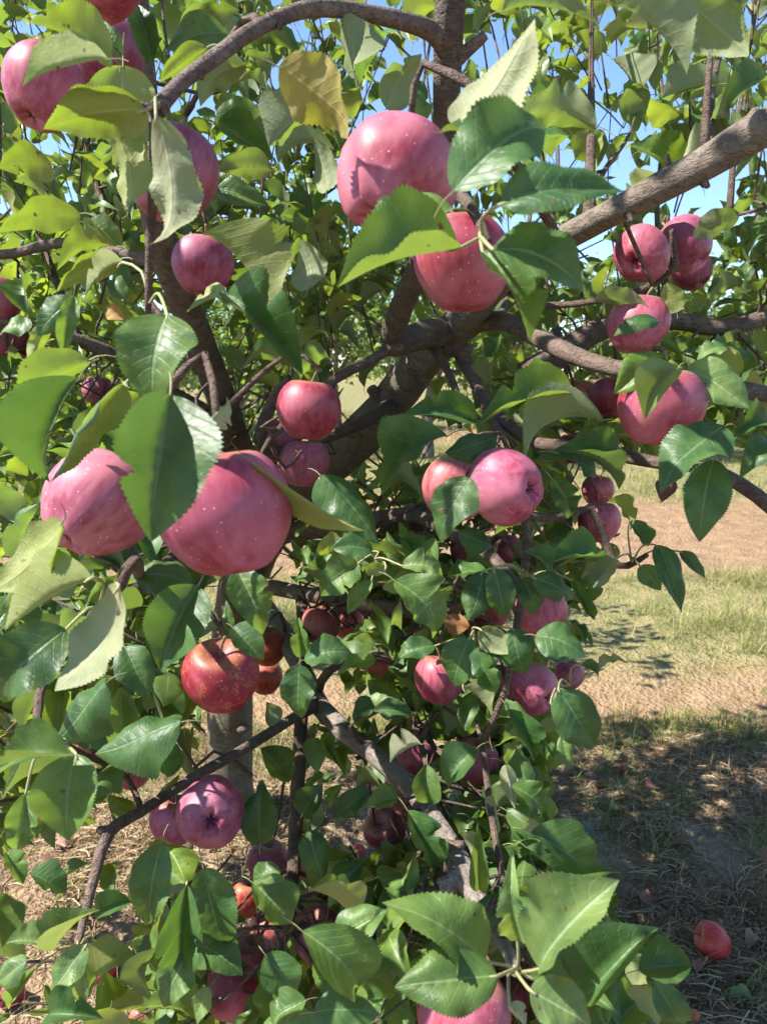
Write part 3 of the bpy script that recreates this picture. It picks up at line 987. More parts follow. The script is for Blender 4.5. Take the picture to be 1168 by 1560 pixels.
# px, py, width px, stem direction (right, up, toward camera), skin, bloom, shape, depth offset, label
APPLES = [
    (66, 135, 122, (0.3, 1, -.2), PINK, .8, 1, 0, 'pale pink apple half covered by a sunlit ragged leaf, outermost of three clustered'),
    (160, 88, 118, (0.1, 1, -.1), MAUVE, .6, 2, .05, 'dark mauve apple wedged between two paler apples under the arching branch'),
    (150, -42, 140, UPA, RED, .5, 0, .02, 'rosy red apple cut off above the mauve one in the cluster of three'),
    (262, 267, 140, (0.2, 1, -.2), PURP, .9, 1, .07, 'mauve apple behind the long pale hanging leaf and thin bare shoot'),
    (309, 405, 92, UPA, PURP, .8, 4, 0, 'dusky pink apple tucked against the thick dark upright branch'),
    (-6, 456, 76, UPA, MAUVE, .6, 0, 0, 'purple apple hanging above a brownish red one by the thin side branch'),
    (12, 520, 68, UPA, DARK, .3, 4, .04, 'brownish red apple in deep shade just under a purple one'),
    (602, 272, 182, (.35, .85, -.35), PINK, .8, 3, .02, 'large pink apple with sun patches hanging beside the upright branch'),
    (704, 402, 152, (-.1, 1, .1), RED, .8, 4, .03, 'red apple glowing orange underneath, hung below the large pink one'),
    (976, 388, 86, (.5, .5, -.6), PINK, .5, 1, 0, 'pink apple with an orange scar under the sunlit limb'),
    (1042, 372, 84, (-.4, .6, -.3), PURP, .8, 2, .04, 'mauve apple hanging from the limb beside the scarred pink apple'),
    (1052, 412, 62, (-.4, .6, -.3), PINK, .5, 0, .09, 'small pink apple peeping out under the mauve one beneath the limb'),
    (972, 495, 92, (.2, 1, 0), PINK, .6, 4, 0, 'pink apple crossed by two narrow leaves below the scarred apple'),
    (1005, 620, 127, (.1, 1, .15), RED, .75, 0, 0, 'big round red apple capped by bright lime leaves'),
    (928, 605, 62, UPA, RED, .4, 2, .1, 'red apple half hidden behind the big lime-capped apple'),
    (884, 605, 56, UPA, PEACH, .3, 1, .1, 'small peach coloured apple among olive leaves under the sawn-off branch'),
    (870, 684, 48, UPA, RED, .4, 0, .05, 'small red apple just behind the reddish twig with dark leaves'),
    (469, 625, 98, (.1, 1, .1), RED, .6, 0, 0, 'speckled red apple beside the big bare limb with a twig across it'),
    (424, 672, 70, UPA, DARK, .6, 4, .1, 'shaded dull red apple behind the twig-crossed red apple'),
    (464, 706, 76, UPA, PINK, .6, 1, .07, 'dull pink apple underneath the twig-crossed red apple'),
    (148, 768, 166, (.45, .75, -.5), PALE, .7, 3, .03, 'pale pink lumpy apple with a creased end, paired with a darker apple'),
    (345, 780, 203, (-.15, 1, .1), (.35, .075, .115), .75, 0, .02, 'biggest deep pink speckled apple beside a long dark green leaf'),
    (771, 741, 117, (-.62, .1, -.75), (.42, .14, .20), 1., 1, 0, 'lilac pink apple showing its dark eye under dark curled leaves'),
    (694, 745, 104, UPA, (.44,.17,.14), .5, 4, .03, 'peachy pink apple behind the lilac apple that shows its eye'),
    (636, 792, 54, UPA, PURP, .6, 0, .04, 'small purple apple in shade under the peachy pink one'),
    (716, 838, 62, UPA, PINK, .5, 2, .05, 'small pink apple in shade at a dark fork below the lilac apple'),
    (768, 838, 52, UPA, PURP, .5, 0, .06, 'small mauve apple at the dark fork below the lilac apple'),
    (912, 796, 66, (0, 1, .1), PINK, .6, 1, 0, 'pink apple with a small leaf across it, lower of a hanging pair'),
    (910, 747, 50, UPA, PINK, .6, 0, .02, 'small pink apple, upper of a hanging pair over the bare track'),
    (823, 934, 84, (-.1, .9, -.2), PINK, .4, 2, 0, 'broad pink apple capped by dark round leaves above the apple showing its eye'),
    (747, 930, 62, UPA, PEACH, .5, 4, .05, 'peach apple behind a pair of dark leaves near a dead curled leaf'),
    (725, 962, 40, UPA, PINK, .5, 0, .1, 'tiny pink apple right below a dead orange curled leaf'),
    (668, 1036, 76, (.1, 1, 0), PINK, .4, 4, -.10, 'pink apple hanging left of a large dark leaf above bare dirt'),
    (758, 1042, 58, UPA, PEACH, .5, 1, .04, 'peach pink apple squeezed behind the pink apple that shows its eye'),
    (811, 1050, 80, (-.55, .2, -.75), PINK, .6, 1, 0, 'pink apple showing its brown eye over two big dark hanging leaves'),
    (866, 1028, 46, UPA, PINK, .6, 0, .05, 'small pink apple peeking out beside the lower pink apple with an eye'),
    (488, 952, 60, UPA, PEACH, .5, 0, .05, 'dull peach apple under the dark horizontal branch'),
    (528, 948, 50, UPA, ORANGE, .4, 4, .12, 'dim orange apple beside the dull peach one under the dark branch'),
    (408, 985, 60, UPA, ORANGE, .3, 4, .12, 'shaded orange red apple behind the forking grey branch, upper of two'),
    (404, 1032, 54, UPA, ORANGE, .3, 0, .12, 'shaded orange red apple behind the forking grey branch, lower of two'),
    (337, 1031, 114, (.06, .85, .5), (.27, .024, .045), .12, 0, 0, 'glossy deep red apple with russet netting hanging before the trunk'),
    (576, 1014, 44, UPA, ORANGE, .3, 0, .08, 'small orange apple in shade beside a pale curled leaf over the dirt'),
    (722, 1160, 72, (.2, 1, .2), PINK, .5, 2, -.10, 'pink apple with a leaf over its shoulder, above the low dark leaves'),
    (634, 1148, 64, UPA, PURP, .8, 0, -.10, 'dark mauve apple hanging on a thin twig over lime leaves'),
    (587, 1263, 64, (-.3, .6, .7), PURP, .9, 4, -.10, 'purple pink apple showing its stem hollow beside the grey drooping branch'),
    (622, 1224, 54, UPA, RED, .4, 0, -.10, 'bright red apple behind the grey drooping branch'),
    (321, 1238, 104, (-.22, -.1, -.95), PURP, 1., 5, 0, 'plum coloured apple facing out with its eye, below the thin crossing branch'),
    (266, 1250, 76, UPA, (.42, .13, .22), .9, 2, .07, 'lilac apple half hidden behind the plum coloured apple'),
    (466, 1326, 48, UPA, ORANGE, .2, 0, .12, 'orange apple in deep shade near the hanging brown stem'),
    (408, 1312, 62, UPA, MAUVE, .7, 4, .06, 'purple apple above a mid green leaf near the hanging brown stem'),
    (376, 1368, 58, UPA, ORANGE, .2, 2, .1, 'orange red apple between large drooping leaves'),
    (410, 1416, 58, UPA, PEACH, .4, 0, .1, 'peach apple below the orange red one between drooping leaves'),
    (382, 1462, 66, UPA, MAUVE, .6, 4, .03, 'dark purple red apple resting on a redder apple low in the tree'),
    (352, 1508, 82, (.4, .8, -.2), (.40, .07, .12), .7, 1, 0, 'deep pink apple lowest in the tree, under a dark purple apple'),
    (484, 1424, 78, (-.4, .7, .3), PURP, .9, 5, -.10, 'dusky purple apple behind a broad notched leaf low in the tree'),
    (705, 1545, 140, (.3, 1, 0), PINK, .6, 2, .07, 'pink apple underneath two large bright overlapping leaves'),
    (786, 1512, 84, UPA, (.46, .12, .10), .5, 0, .1, 'pink and yellow apple behind the radiating leaf stalks'),
    (202, 1176, 54, UPA, PALE, .5, 0, .04, 'pale peach apple glimpsed behind dark leaves above the thin branch'),
    (143, 1138, 44, UPA, PEACH, .5, 4, .1, 'brownish pink apple in shade behind a broad dark leaf'),
    (183, 982, 44, UPA, DARK, .5, 0, .1, 'dull red apple barely showing between two dark oval leaves'),
    (150, 596, 48, UPA, PURP, .8, 0, .1, 'small purple apple showing between yellow green leaves'),
]
apple_spheres = []


def make_apple(center, rad, stem, skin, bloom, shape, label, group, spin):
    z = stem.normalized()
    x = z.orthogonal().normalized()
    x = Matrix.Rotation(spin, 3, z) @ x
    y = z.cross(x)
    m = Matrix((x, y, z)).transposed().to_4x4()
    m = Matrix.Translation(center) @ m @ Matrix.Scale(rad, 4)
    o = link('apple', AP[shape], None, m)
    o.color = (*skin, bloom)
    tag(o, label, 'apple', group)
    link('stalk', STALK, o)
    link('calyx', CALYX, o)
    return m @ Vector((0.22, 0.04, 1.32))


ar = random.Random(3)
stem_tips = []
for (px, py, w, st, skin, bloom, shape, dd, label) in APPLES:
    D = 0.077 if w < 150 else 0.082
    d = D * F / w
    d = min(d, 1.75) + dd
    D = w * d / F
    c = P(px, py, d)
    apple_spheres.append([c, D / 2])
# keep neighbours from growing into one another: push the one behind a little further back
for it in range(30):
    for i in range(len(apple_spheres)):
        for j in range(i + 1, len(apple_spheres)):
            a, b = apple_spheres[i], apple_spheres[j]
            gap = (a[0] - b[0]).length - (a[1] + b[1]) * 0.97
            if gap < 0:
                k = i if (a[0] - CAM).length > (b[0] - CAM).length else j
                s = apple_spheres[k]
                v = s[0] - CAM
                f_ = 1 + 0.012 / v.length
                s[0] = CAM + v * f_
                s[1] *= f_
for (c, rad), (px, py, w, st, skin, bloom, shape, dd, label) in zip(apple_spheres, APPLES):
    tip = make_apple(c, rad, cv(*st), skin, bloom, shape, label, 'apples hanging in the tree', {3: 2.4, 5: 1.0}.get(shape, ar.uniform(0, 6.28)))
    stem_tips.append((tip, c, rad))
FALLEN = [
    (1085, 1430, 52, (-.85, .35, -.1), (.60, .075, .045), .22, 0, 'bright red fallen apple lying alone on shaded litter away from the tree'),
    (156, 1476, 46, (.1, .8, -.3), (.40, .03, .06), .3, 4, 'dark red fallen apple sitting upright on straw under pale sunlit leaves'),
    (217, 1542, 40, (-.3, -.2, -.8), (.62, .16, .06), .2, 1, 'orange fallen apple with its eye up beside the dark red fallen one'),
    (14, 1510, 42, (.2, .4, -.5), (.32, .03, .06), .3, 0, 'maroon fallen apple in shade beneath the pale sunlit leaves'),
    (546, 1286, 20, (.1, .5, -.5), (.62, .12, .06), .2, 0, 'small orange fallen apple in dark litter near the trunk foot'),
    (1054, 1548, 22, (.1, .5, -.5), (.62, .34, .10), .1, 4, 'small yellowish fallen apple among brown litter'),
]
for (px, py, w, st, skin, bloom, shape, label) in FALLEN:
    g0 = ground_at(px, py)
    d = (g0 - CAM).dot(FWD)
    rad = w * d / F / 2
    g1 = ground_at(px, py, rad)
    c = Vector((g1.x, g1.y, gz(g1.x, g1.y) + rad * 0.86))
    make_apple(c, rad, cv(*st), skin, bloom, shape, label, 'apples fallen on the ground', 1.0)

# ------------------------------------------------------------------ twigs that tie apples and fill leaves to the wood
TW_V, TW_F = [], []
tw_n = 0


def add_twig(pts, rad, sides=5, step=0.03):
    global tw_n
    q, r = spline(pts, rad, step)
    if sides % 2: sides += 1
    v, f = tube(q, r, sides)
    TW_V.append(v); TW_F.append(f + tw_n)
    tw_n += len(v)
    return q


def nearest(p, bias=0.0):
    d2 = np.linalg.norm(SKP - np.array(p), axis=1)
    i = int(np.argmin(d2))
    return Vector(SKP[i]), d2[i]


def clear_of_apples(p, m=0.006):
    for c, r_ in apple_spheres:
        if (p - c).length < r_ + m: return False
    return True


for tip, c, rad in stem_tips:
    n, dist = nearest(tip)
    if dist > 0.13:
        n = tip + (n - tip) * (0.13 / dist)
        dist = 0.13
    mid = (tip + n) / 2 + Vector((ar.uniform(-.02, .02), ar.uniform(0, .03), 0.03 + 0.1 * dist))
    for it in range(4):
        for c2, r2 in apple_spheres:
            v = mid - c2
            if v.length < r2 + 0.015:
                mid = c2 + (v.normalized() if v.length > 1e-4 else UP) * (r2 + 0.018)
    add_twig([tip, mid, n], [0.0026, 0.003, 0.0042], 6)

# ------------------------------------------------------------------ fill leaves on spurs and shoots
FILL = []           # (matrix, variant, tint, size px, in frame)
fr_ = random.Random(11)
# places where the photograph shows something through the leaves: (x0, y0, x1, y1, how many leaves to drop)
CLEAR = [
    (500, 470, 730, 720, .93), (575, 420, 640, 540, .95), (590, 70, 662, 190, .9), (655, 0, 712, 260, .9), (715, 60, 800, 140, .8), (905, 60, 960, 290, .75), (820, 240, 1168, 400, .72), (480, 1025, 600, 1105, .85),
    (395, 1090, 560, 1340, .7), (300, 880, 400, 1190, .93), (420, 940, 520, 1110, .75), (540, 1110, 720, 1350, .72), (60, 1240, 240, 1420, .85), (0, 1380, 240, 1560, .85), (150, 1160, 440, 1290, .8),
    (240, 380, 350, 640, .72), (0, 120, 90, 240, .4), (520, 580, 570, 640, 1.0), (800, 500, 960, 580, .75), (860, 680, 1168, 790, .93), (240, 90, 480, 190, .45), (380, 0, 640, 60, .7),
    (780, 110, 900, 150, .5), (1030, 380, 1168, 440, .5), (150, 440, 300, 600, .3),
]


def right_edge(y):
    t = [(680, 1300), (700, 960), (760, 945), (800, 965), (860, 940), (930, 885), (1000, 905), (1060, 905), (1140, 850), (1240, 830), (1320, 880), (1400, 960), (1480, 990), (1560, 1000), (1700, 1010)]
    if y <= 680: return 1e9
    for (a, b), (c, d) in zip(t, t[1:]):
        if a <= y <= c: return b + (d - b) * (y - a) / (c - a)
    return 1010


AX = np.array([[*proj(c), r_] for c, r_ in apple_spheres])
HX = np.array([[h[3], h[4], h[5], h[6]] for h in HAND])


def in_clear(x, y):
    for (x0, y0, x1, y1, k) in CLEAR:
        if x0 < x < x1 and y0 < y < y1 and fr_.random() < k: return True
    return False


def leaf_ok(B, T):
    m = (B + T) / 2
    for p in (B, m, T):
        x, y, d = proj(p)
        if d < 0.36: return False
        if -40 < x < 1210 and -40 < y < 1600:
            if x > right_edge(y): return False
            lp = (T - B).length * F / d
            k = 1.3 if p is m else 1.05
            if ((d < AX[:, 2] + AX[:, 3]) & (np.hypot(x - AX[:, 0], y - AX[:, 1]) < AX[:, 3] * F / AX[:, 2] * k)).any(): return False
            if ((d < HX[:, 3] + 0.03) & (np.hypot(x - HX[:, 0], y - HX[:, 1]) < HX[:, 2] * 0.85)).any(): return False
            hit = (d < KEY[:, 2]) & (np.hypot(x - KEY[:, 0], y - KEY[:, 1]) < KEY[:, 3] + 0.12 * lp)
            if hit.any() and fr_.random() < 0.95: return False
            if p is m and in_clear(x, y): return False
    return clear_of_apples(m, 0.012) and clear_of_apples(T) and clear_of_apples(B)


def fill_leaf(B, a, n, L, tone):
    T = B + a * L
    if not leaf_ok(B, T): return False
    W = L * fr_.uniform(0.5, 0.68)
    mt = leaf_matrix(B, a, n, L, W)
    x, y, d = proj((B + T) / 2)
    inf = -20 < x < 1190 and -20 < y < 1580 and d > 0.2
    FILL.append((mt, fr_.randrange(12), tone, L * F / max(d, .2), inf))
    return True


def rv(s=1.0):
    return Vector((fr_.gauss(0, s), fr_.gauss(0, s), fr_.gauss(0, s)))


def shoot(C, direc, length, n, size, twig=True, r0=0.0019):
    """a shoot through C with n leaves set spirally along it"""
    direc = direc.normalized()
    A = C - direc * length * 0.5
    E = C + direc * length * 0.5
    bow = rv(0.08) * length
    mid = C + bow
    ph = fr_.uniform(0, 6.28)
    ok = 0
    u = direc.orthogonal().normalized(); w = direc.cross(u)
    base_t = fr_.uniform(0.8, 1.15)
    yl = fr_.random()
    for i in range(n):
        t = (i + 0.6) / n
        p = A * (1 - t) ** 2 + mid * 2 * t * (1 - t) + E * t * t
        an = ph + i * 2.4
        rad = u * math.cos(an) + w * math.sin(an)
        a = (rad * 0.9 + direc * (0.25 + 0.6 * t) + Vector((0, 0, -0.12)) + rv(0.22)).normalized()
        nn = (UP * 0.8 + direc * 0.45 - rad * 0.15 + SUN * 0.35 + rv(0.3))
        L = size * fr_.uniform(0.7, 1.12) * (1 - 0.25 * t)
        j = base_t * fr_.uniform(0.85, 1.15)
        tone = (j * (1 + 0.35 * (yl > .7)), j * (1 + .18 * (yl > .7)), j * (1 - .15 * (yl > .7)))
        if fill_leaf(p + a * L * 0.28, a, nn, L, tone): ok += 1
    if twig and ok:
        x, y, d = proj(C)
        xe, ye, _ = proj(E); xa, ya, _ = proj(A)
        if ok > n * 0.4 and xe < right_edge(ye) - 15 and xa < right_edge(ya) - 15 and not in_clear(x, y) and clear_of_apples(C) and clear_of_apples(A) and clear_of_apples(E):
            add_twig([A, mid * 0.5 + C * 0.5, E], [r0, r0 * 0.8, r0 * 0.5], 6, 0.06)
    return ok, A


def tie(A, maxlen=0.28):
    n, dist = nearest(A)
    if dist > 0.015:
        v = n - A
        if v.length > maxlen: return
        m = (A + n) / 2 + Vector((0, 0, -0.06 * dist)) + rv(0.02)
        xa, ya, _ = proj(A); xm, ym, _ = proj(m)
        if xa < right_edge(ya) - 15 and xm < right_edge(ym) - 15 and clear_of_apples(m, 0.01) and not in_clear(xm, ym):
            add_twig([n, m, A], [0.0032, 0.0026, 0.002], 6, 0.06)


# px box, depth range, shoots, leaves each, leaf length, uprightness, shoot length
REG = [
    ((700, -60, 1240, 330), (2.2, 3.1), 55, 9, .078, .8, .28),
    ((-60, 230, 500, 620), (2.6, 3.7), 120, 9, .08, .6, .25),
    ((-60, 330, 500, 640), (1.0, 2.2), 105, 9, .078, .55, .22),
    ((420, 330, 1240, 640), (1.2, 2.3), 140, 9, .078, .55, .22),
    ((-60, -60, 480, 340), (0.95, 2.3), 105, 9, .080, .95, .30),
    ((420, -60, 1240, 340), (1.1, 2.2), 100, 9, .082, .95, .32),
    ((-80, 600, 420, 1000), (0.8, 2.1), 110, 8, .08, .2, .2),
    ((-80, 950, 300, 1260), (0.7, 1.7), 85, 8, .082, .1, .2),
    ((430, 600, 930, 900), (1.0, 2.0), 150, 8, .078, .2, .2),
    ((480, 850, 930, 1180), (0.95, 1.6), 160, 8, .078, -.1, .2),
    ((560, 1150, 900, 1420), (0.9, 1.4), 100, 8, .078, -.1, .2),
    ((180, 1290, 620, 1600), (0.85, 1.5), 75, 8, .08, 0, .2),
    ((560, 1390, 1000, 1620), (0.68, 1.2), 70, 8, .082, .1, .2),
    ((-80, 1240, 200, 1600), (0.7, 1.2), 9, 6, .08, .1, .18),
    ((860, 560, 1240, 690), (0.95, 1.8), 60, 8, .08, .2, .2),
]
for (x0, y0, x1, y1), (d0, d1), ns, nl, size, upw, slen in REG:
    for i in range(ns):
        d = d0 + (d1 - d0) * fr_.random() ** 0.7
        C = P(fr_.uniform(x0, x1), fr_.uniform(y0, y1), d)
        n, dist = nearest(C)
        out = (C - n)
        out = out.normalized() if out.length > 1e-4 else rv()
        direc = out * (1 - abs(upw) * 0.6) + UP * upw + rv(0.25)
        ok, A = shoot(C, direc, slen * fr_.uniform(.7, 1.3), nl, size)
        if ok and fr_.random() < 0.4: tie(A)
# leaves along the sprouts and thin branches
for i in range(0, len(SKEL), 3):
    p, r_ = SKEL[i]
    if r_ < 0.009 and fr_.random() < 0.75:
        p = Vector(p)
        x, y, d = proj(p)
        if y > 420 and fr_.random() < .5: continue
        for k in range(fr_.randint(1, 3)):
            a = (rv(1) + UP * 0.3).normalized()
            L = fr_.uniform(.055, .085)
            fill_leaf(p + a * L * .28, a, UP + SUN * .3 + rv(.35), L, tuple(fr_.uniform(.8, 1.2) * q for q in (1, 1, 1)))
# the rest of the crown, above and beside the picture, that shades the ground
for i in range(130):
    th = fr_.uniform(0, 6.28); rr = math.sqrt(fr_.random())
    C = Vector((-0.1 + rr * 1.2 * math.cos(th), 1.15 + rr * 0.95 * math.sin(th), fr_.uniform(1.9, 2.8)))
    x, y, d = proj(C)
    if d < 0.5 or (-60 < x < 1230 and -90 < y < 1600): continue
    shoot(C, UP + rv(.4), .3, 8, .078, True)

# ------------------------------------------------------------------ emit leaves: the largest as parts, the rest as one mass
HUBS = [(788, 1482, .535), (740, 374, .475), (238, 171, .535), (228, 462, .56), (570, 852, .89), (803, 880, .90), (722, 978, .85), (962, 858, .97), (120, 1446, .69), (1085, 690, .78), (286, 1400, .80), (150, 930, .54), (868, 1045, .86), (60, 1150, .6)]
for m, var, t, bx, by, hl, d in HAND:
    B = m.translation.copy()
    x, y, dd = proj(B)
    hub = [h for h in HUBS if math.hypot(h[0] - x, h[1] - y) < 75 and abs(h[2] - dd) < 0.12]
    o = link('leaf', (HI_BARE if hub else HI)[var], tree, TREE_INV @ m)
    o.color = (*t, 1)
    if hub:
        h = min(hub, key=lambda h: math.hypot(h[0] - x, h[1] - y))
        E = P(*h)
        if (E - B).length < 0.006: continue
        ax = Vector((m[0][1], m[1][1], m[2][1])).normalized()
        q, rr = spline([E, (E + B) / 2 - ax * 0.006 + Vector((0, 0, 0.004)), B, B + ax * 0.006], [0.0013, 0.0011, 0.0011, 0.0008], 0.008)
        v, f = tube(q, rr, 6)
        mi = np.array(m.inverted())
        link('leaf_stalk', mesh_np('leaf_stalk', v @ mi[:3, :3].T + mi[:3, 3], f, [M_STALKG]), o)
big = sorted([i for i, f_ in enumerate(FILL) if f_[4]], key=lambda i: -FILL[i][3])[:max(0, 300 - len(HAND))]
bigset = set(big)
for i in big:
    m, var, t, s_, inf = FILL[i]
    o = link('leaf', HI[var], tree, TREE_INV @ m)
    o.color = (*t, 1)


def merge(items, geos, name, parent, mat):
    VV, FF, UU, TT = [], [], [], []
    off = 0
    for m, var, t in items:
        v, f, uv = geos[var % len(geos)]
        mm = np.array(m)
        VV.append(v @ mm[:3, :3].T + mm[:3, 3]); FF.append(f + off); UU.append(uv)
        TT.append(np.repeat(np.array(t, dtype=np.float32)[None], len(v), 0))
        off += len(v)
    me = mesh_np(name, np.concatenate(VV), np.concatenate(FF), [mat], np.concatenate(UU), np.concatenate(TT))
    o = link(name, me, parent)
    return o


rest = [(TREE_INV @ f_[0], f_[1], f_[2]) for i, f_ in enumerate(FILL) if i not in bigset]
fo = merge(rest, MID, 'foliage', tree, M_LEAVES)
tag(fo, kind='stuff')
tw = link('twigs', mesh_np('twigs', np.concatenate(TW_V) - np.array(tree.location), np.concatenate(TW_F), [M_TWIG]), tree)
tag(tw, kind='stuff')
print('hand leaves', len(HAND), 'fill leaves', len(FILL))

# ------------------------------------------------------------------ trees of the next rows
def orchard_tree(seed):
    r = random.Random(seed)
    V, Fc, off = [], [], 0
    tips = []
    def limb(a, b, r0, r1, sides):
        nonlocal off
        m = (a + b) / 2 + Vector((r.gauss(0, .06), r.gauss(0, .06), r.gauss(0, .05)))
        q, rr = spline([a, m, b], [r0, (r0 + r1) / 2, r1], 0.15)
        v, f = tube(q, rr, sides, 0.05, seed)
        V.append(v); Fc.append(f + off); off += len(v)
    top = Vector((r.uniform(-.1, .1), r.uniform(-.1, .1), .85))
    limb(Vector((0, 0, -.1)), top, .085, .07, 10)
    items = []
    for k in range(6):
        a = k * 1.05 + r.uniform(-.3, .3)
        e = Vector((math.cos(a) * r.uniform(.8, 1.3), math.sin(a) * r.uniform(.7, 1.1), r.uniform(1.5, 2.3)))
        limb(top, e, .05, .025, 8)
        for j in range(4):
            s = top.lerp(e, r.uniform(.35, 1))
            e2 = s + Vector((r.gauss(0, .35), r.gauss(0, .35), r.uniform(.3, 1.2) if j < 3 else r.uniform(-.9, -.2)))
            limb(s, e2, .02, .006, 6)
            for q in range(150):
                t = r.random()
                p = s.lerp(e2, t) + Vector((r.gauss(0, .17), r.gauss(0, .17), r.gauss(0, .17)))
                d = Vector((r.gauss(0, 1), r.gauss(0, 1), r.gauss(0, .6))).normalized()
                L = r.uniform(.07, .11)
                jn = r.uniform(.8, 1.3)
                items.append((leaf_matrix(p, d, UP + SUN * .4 + Vector((r.gauss(0, .4), r.gauss(0, .4), 0)), L, L * .6), r.randrange(8), (jn, jn, jn)))
    return mesh_np('trunk', np.concatenate(V), np.concatenate(Fc), [M_BARK]), items


TV = []
for s in range(3):
    tm, items = orchard_tree(s + 21)
    c = merge(items, LOW, 'crown', None, M_LEAVES)
    cm = c.data
    bpy.data.objects.remove(c)
    TV.append((tm, cm))
br = random.Random(2)
for row, (yy, xs, lab, grp) in enumerate([
    (11.3, [-7.6, -4.9, -2.1, 0.7, 3.3, 6.1], 'leafy apple tree of the next row across the grass alley', 'trees of the next row'),
    (16.5, [-11, -7.8, -4.6, -1.2, 2.1, 5.4, 8.8], 'apple tree of the second row, behind the next row', 'trees of the second row'),
    (22, [-15, -11, -7.4, -3.7, 0.2, 3.6, 7.4, 11.2], 'distant apple tree of the farthest visible row', 'trees of the farthest row'),
]):
    for i, x in enumerate(xs):
        t = bpy.data.objects.new('orchard_tree', None)
        col.objects.link(t)
        xx, y2 = x + br.uniform(-.3, .3), yy + br.uniform(-.3, .3)
        t.location = (xx, y2, gz(xx, y2))
        t.rotation_euler.z = br.uniform(0, 6.28)
        s = br.uniform(.95, 1.2)
        t.scale = (s, s, s)
        tag(t, lab, 'tree', grp)
        tm, cm = TV[(i + row) % 3]
        link('trunk', tm, t)
        tag(link('crown', cm, t), kind='stuff')

# ------------------------------------------------------------------ grass, straw, litter
def blades(name, n, area, hgt, wid, cols, lean, label, clump=0.0, flat=False, seed=0, keep=None, cat=None):
    r = np.random.default_rng(seed)
    x0, x1, y0, y1 = area
    X = r.uniform(x0, x1, n * 2); Y = r.uniform(y0, y1, n * 2)
    if clump:
        nz = vnoise(X * 2.6, Y * 2.6, seed + 5) * 0.6 + vnoise(X * 8, Y * 8, seed + 6) * 0.4
        k = r.random(n * 2) < np.clip((nz - 0.5 + clump * 0.3) * 4, 0.02, 1)
        X, Y = X[k], Y[k]
    if keep is not None:
        k = keep(X, Y, r); X, Y = X[k], Y[k]
    X, Y = X[:n], Y[:n]
    n = len(X)
    Z = ground_z(X, Y)
    H = r.uniform(hgt[0], hgt[1], n) * (0.6 + 0.8 * r.random(n) ** 2)
    W = r.uniform(wid[0], wid[1], n)
    A = r.uniform(0, 2 * np.pi, n)
    dx, dy = np.cos(A), np.sin(A)
    px, py = -dy, dx
    ln = r.uniform(lean[0], lean[1], n)
    C = np.array(cols)
    ci = r.integers(0, len(C), n)
    cc = C[ci] * r.uniform(0.75, 1.25, (n, 1))
    V = np.zeros((n, 6, 3))
    for k, t in enumerate((0.0, 0.55, 1.0)):
        if flat:
            ox = dx * H * (t - 0.5) + px * H * 0.12 * np.sin(t * 3)
            oy = dy * H * (t - 0.5) + py * H * 0.12 * np.sin(t * 3)
            oz = 0.004 + ln * H * t + 0.008 * r.random(n) * (1 - abs(t - .55))
            w = W * (1 - 0.4 * t)
        else:
            ox = dx * H * ln * t * t; oy = dy * H * ln * t * t
            oz = H * t * (1 - 0.35 * ln * t) - 0.005
            w = W * (1 - t) + 0.0002
        for s, sg in ((0, -1), (1, 1)):
            V[:, 2 * k + s, 0] = X + ox + sg * px * w / 2
            V[:, 2 * k + s, 1] = Y + oy + sg * py * w / 2
            V[:, 2 * k + s, 2] = Z + oz + (0.0008 * sg if flat else 0)
    base = np.arange(n)[:, None] * 6
    f1 = base + np.array([0, 1, 3, 2]); f2 = base + np.array([2, 3, 5, 4])
    me = mesh_np(name, V.reshape(-1, 3), np.concatenate([f1, f2]), [M_BLADE], None, np.repeat(cc, 6, 0), smooth=False)
    o = link(name, me)
    tag(o, label, cat, kind='stuff')
    return o


STRAW = [(.42, .33, .19), (.48, .39, .25), (.33, .25, .14), (.24, .17, .10)]
DRYGRASS = [(.34, .29, .13), (.42, .35, .18), (.25, .25, .09), (.14, .19, .05), (.19, .22, .07), (.45, .38, .23)]
GREEN = [(.09, .16, .03), (.13, .20, .04), (.18, .24, .06), (.30, .28, .11)]
BROWN = [(.16, .10, .06), (.23, .15, .09), (.30, .21, .13), (.38, .29, .19), (.12, .075, .05)]
blades('straw_litter', 52000, (-1.9, 2.0, 0.6, 2.6), (.025, .09), (.0012, .0034), BROWN + STRAW * 2, (0, .22), 'dead straw and cut grass lying under the tree', .35, True, 1, cat='litter')
blades('dry_stalks', 7000, (-1.9, 2.1, 0.9, 2.7), (.05, .15), (.0012, .0024), STRAW, (.2, 1.6), 'bent dry stalks standing in the litter', .3, False, 2, cat='grass')
blades('green_weeds', 16000, (-1.2, 2.4, 1.35, 2.75), (.035, .12), (.0025, .0055), GREEN, (.3, 1.3), 'short green weeds at the shade edge', .1, False, 3,
       keep=lambda X, Y, r: r.random(len(X)) < np.clip((Y - 1.4) * .55 + (X > .3) * .25, 0.05, 1), cat='grass')
blades('grass_strip', 46000, (-4.2, 4.6, 3.08, 4.8), (.04, .19), (.002, .0045), DRYGRASS + GREEN[1:], (.3, 2.0), 'half dry meadow grass strip between the wheel tracks', -.05, False, 4, cat='grass')
blades('track_edge_grass', 3500, (-3, 3.2, 2.45, 3.0), (.03, .12), (.0018, .004), GREEN + DRYGRASS, (.3, 1.6), 'low grass tufts along the near edge of the bare track', -.25, False, 8, cat='grass')
blades('track_grass', 6000, (-5, 6, 4.7, 7.8), (.03, .09), (.002, .005), DRYGRASS, (.3, 1.6), 'sparse dry tufts on the bare wheel track', -.15, False, 5, cat='grass')
blades('far_grass', 34000, (-9, 10, 7.4, 13), (.06, .18), (.004, .008), DRYGRASS + GREEN[:2], (.3, 1.5), 'dry grass strip before the next tree row', .35, False, 6, cat='grass')
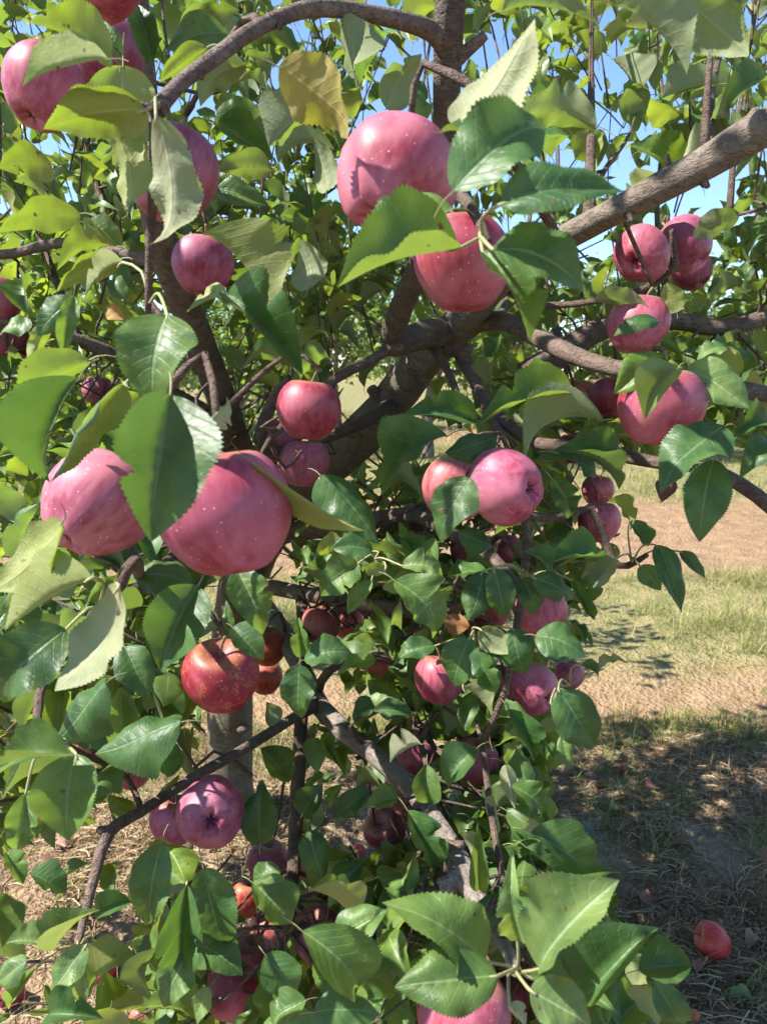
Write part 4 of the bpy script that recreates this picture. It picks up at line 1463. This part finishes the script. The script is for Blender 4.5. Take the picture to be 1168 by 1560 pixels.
blades('farther_grass', 22000, (-16, 16, 13, 24), (.08, .2), (.008, .016), DRYGRASS, (.3, 1.5), 'distant dry grass between the far rows', .4, False, 7, cat='grass')
# dead leaves
dl = N('dead_leaf')
oi = dl.n('ShaderNodeObjectInfo')
nn_ = dl.noise(dl.n('ShaderNodeNewGeometry').outputs['Position'], 90, 4)
pp_ = dl.principled(Base_Color=dl.mix(dl.math('MULTIPLY', nn_, .6), oi.outputs['Color'], (.10, .05, .03)), Roughness=.8)
dl.l(pp_.outputs[0], dl.out.inputs[0])
DEAD = [mesh_np('fallen_leaf', *leaf_geo(12, 2, arch=.12, fold=.3, wave=.09, ph=i, twist=.8 * (-1) ** i, curl=-.15, serr=.02, seed=i + 40)[:2], [dl.m]) for i in range(4)]
lrn = random.Random(9)
DL = [(955, 1180, .34, .12, .10), (925, 1195, .30, .15, .08), (998, 1195, .42, .12, .12), (905, 1268, .18, .22, .20), (1060, 1490, .38, .19, .10), (1150, 1305, .34, .17, .11), (990, 1380, .30, .14, .10), (1140, 1440, .36, .22, .14),
      (1080, 1405, .36, .24, .12), (860, 1175, .40, .22, .12), (100, 1300, .30, .16, .12), (60, 1345, .26, .15, .10), (170, 1520, .38, .20, .12), (205, 1500, .34, .17, .10), (270, 1530, .30, .17, .11), (120, 1500, .36, .22, .13), (945, 1230, .22, .26, .13), (1110, 1525, .16, .24, .08), (1020, 1290, .24, .15, .09)]
for i, (x, y, a, b, c) in enumerate(DL):
    g0 = ground_at(x, y, .01)
    L = lrn.uniform(.045, .07)
    an = lrn.uniform(0, 6.28)
    m = leaf_matrix(Vector((g0.x, g0.y, gz(g0.x, g0.y) + .012)), Vector((math.cos(an), math.sin(an), .05)).normalized(), UP + Vector((lrn.gauss(0, .3), lrn.gauss(0, .3), 0)), L, L * .6)
    o = link('fallen_leaf', DEAD[i % 4], None, m)
    o.color = (a, b, c, 1)
    kind_ = 'green' if b > a else 'reddish brown' if a > 2.2 * b else 'tan'
    tag(o, {'green': 'fallen leaf still green, lying flat on the straw litter', 'reddish brown': 'reddish brown curled dead leaf lying on the straw litter', 'tan': 'dull tan dead leaf lying on the straw litter'}[kind_],
        'leaf', kind_ + ' leaves fallen on the ground')
# two withered leaves still hanging in the tree, and the yellowed pair
for (bx, by, tx, ty, w, d, c) in [(1020, 728, 1008, 762, 24, .8, (.09, .03, .03)), (700, 935, 692, 966, 30, .84, (.20, .085, .02)), (165, 470, 190, 485, 20, .9, (.32, .19, .04)), (55, 1232, 62, 1252, 20, .7, (.45, .25, .05))]:
    B = P(bx, by, d); T = P(tx, ty, d)
    a = (T - B); L = a.length
    o = link('withered_leaf', DEAD[0], tree, TREE_INV @ leaf_matrix(B, a.normalized(), (CAM - B), L * 1.1, w * d / F * 1.3))
    o.color = (*c, 1)
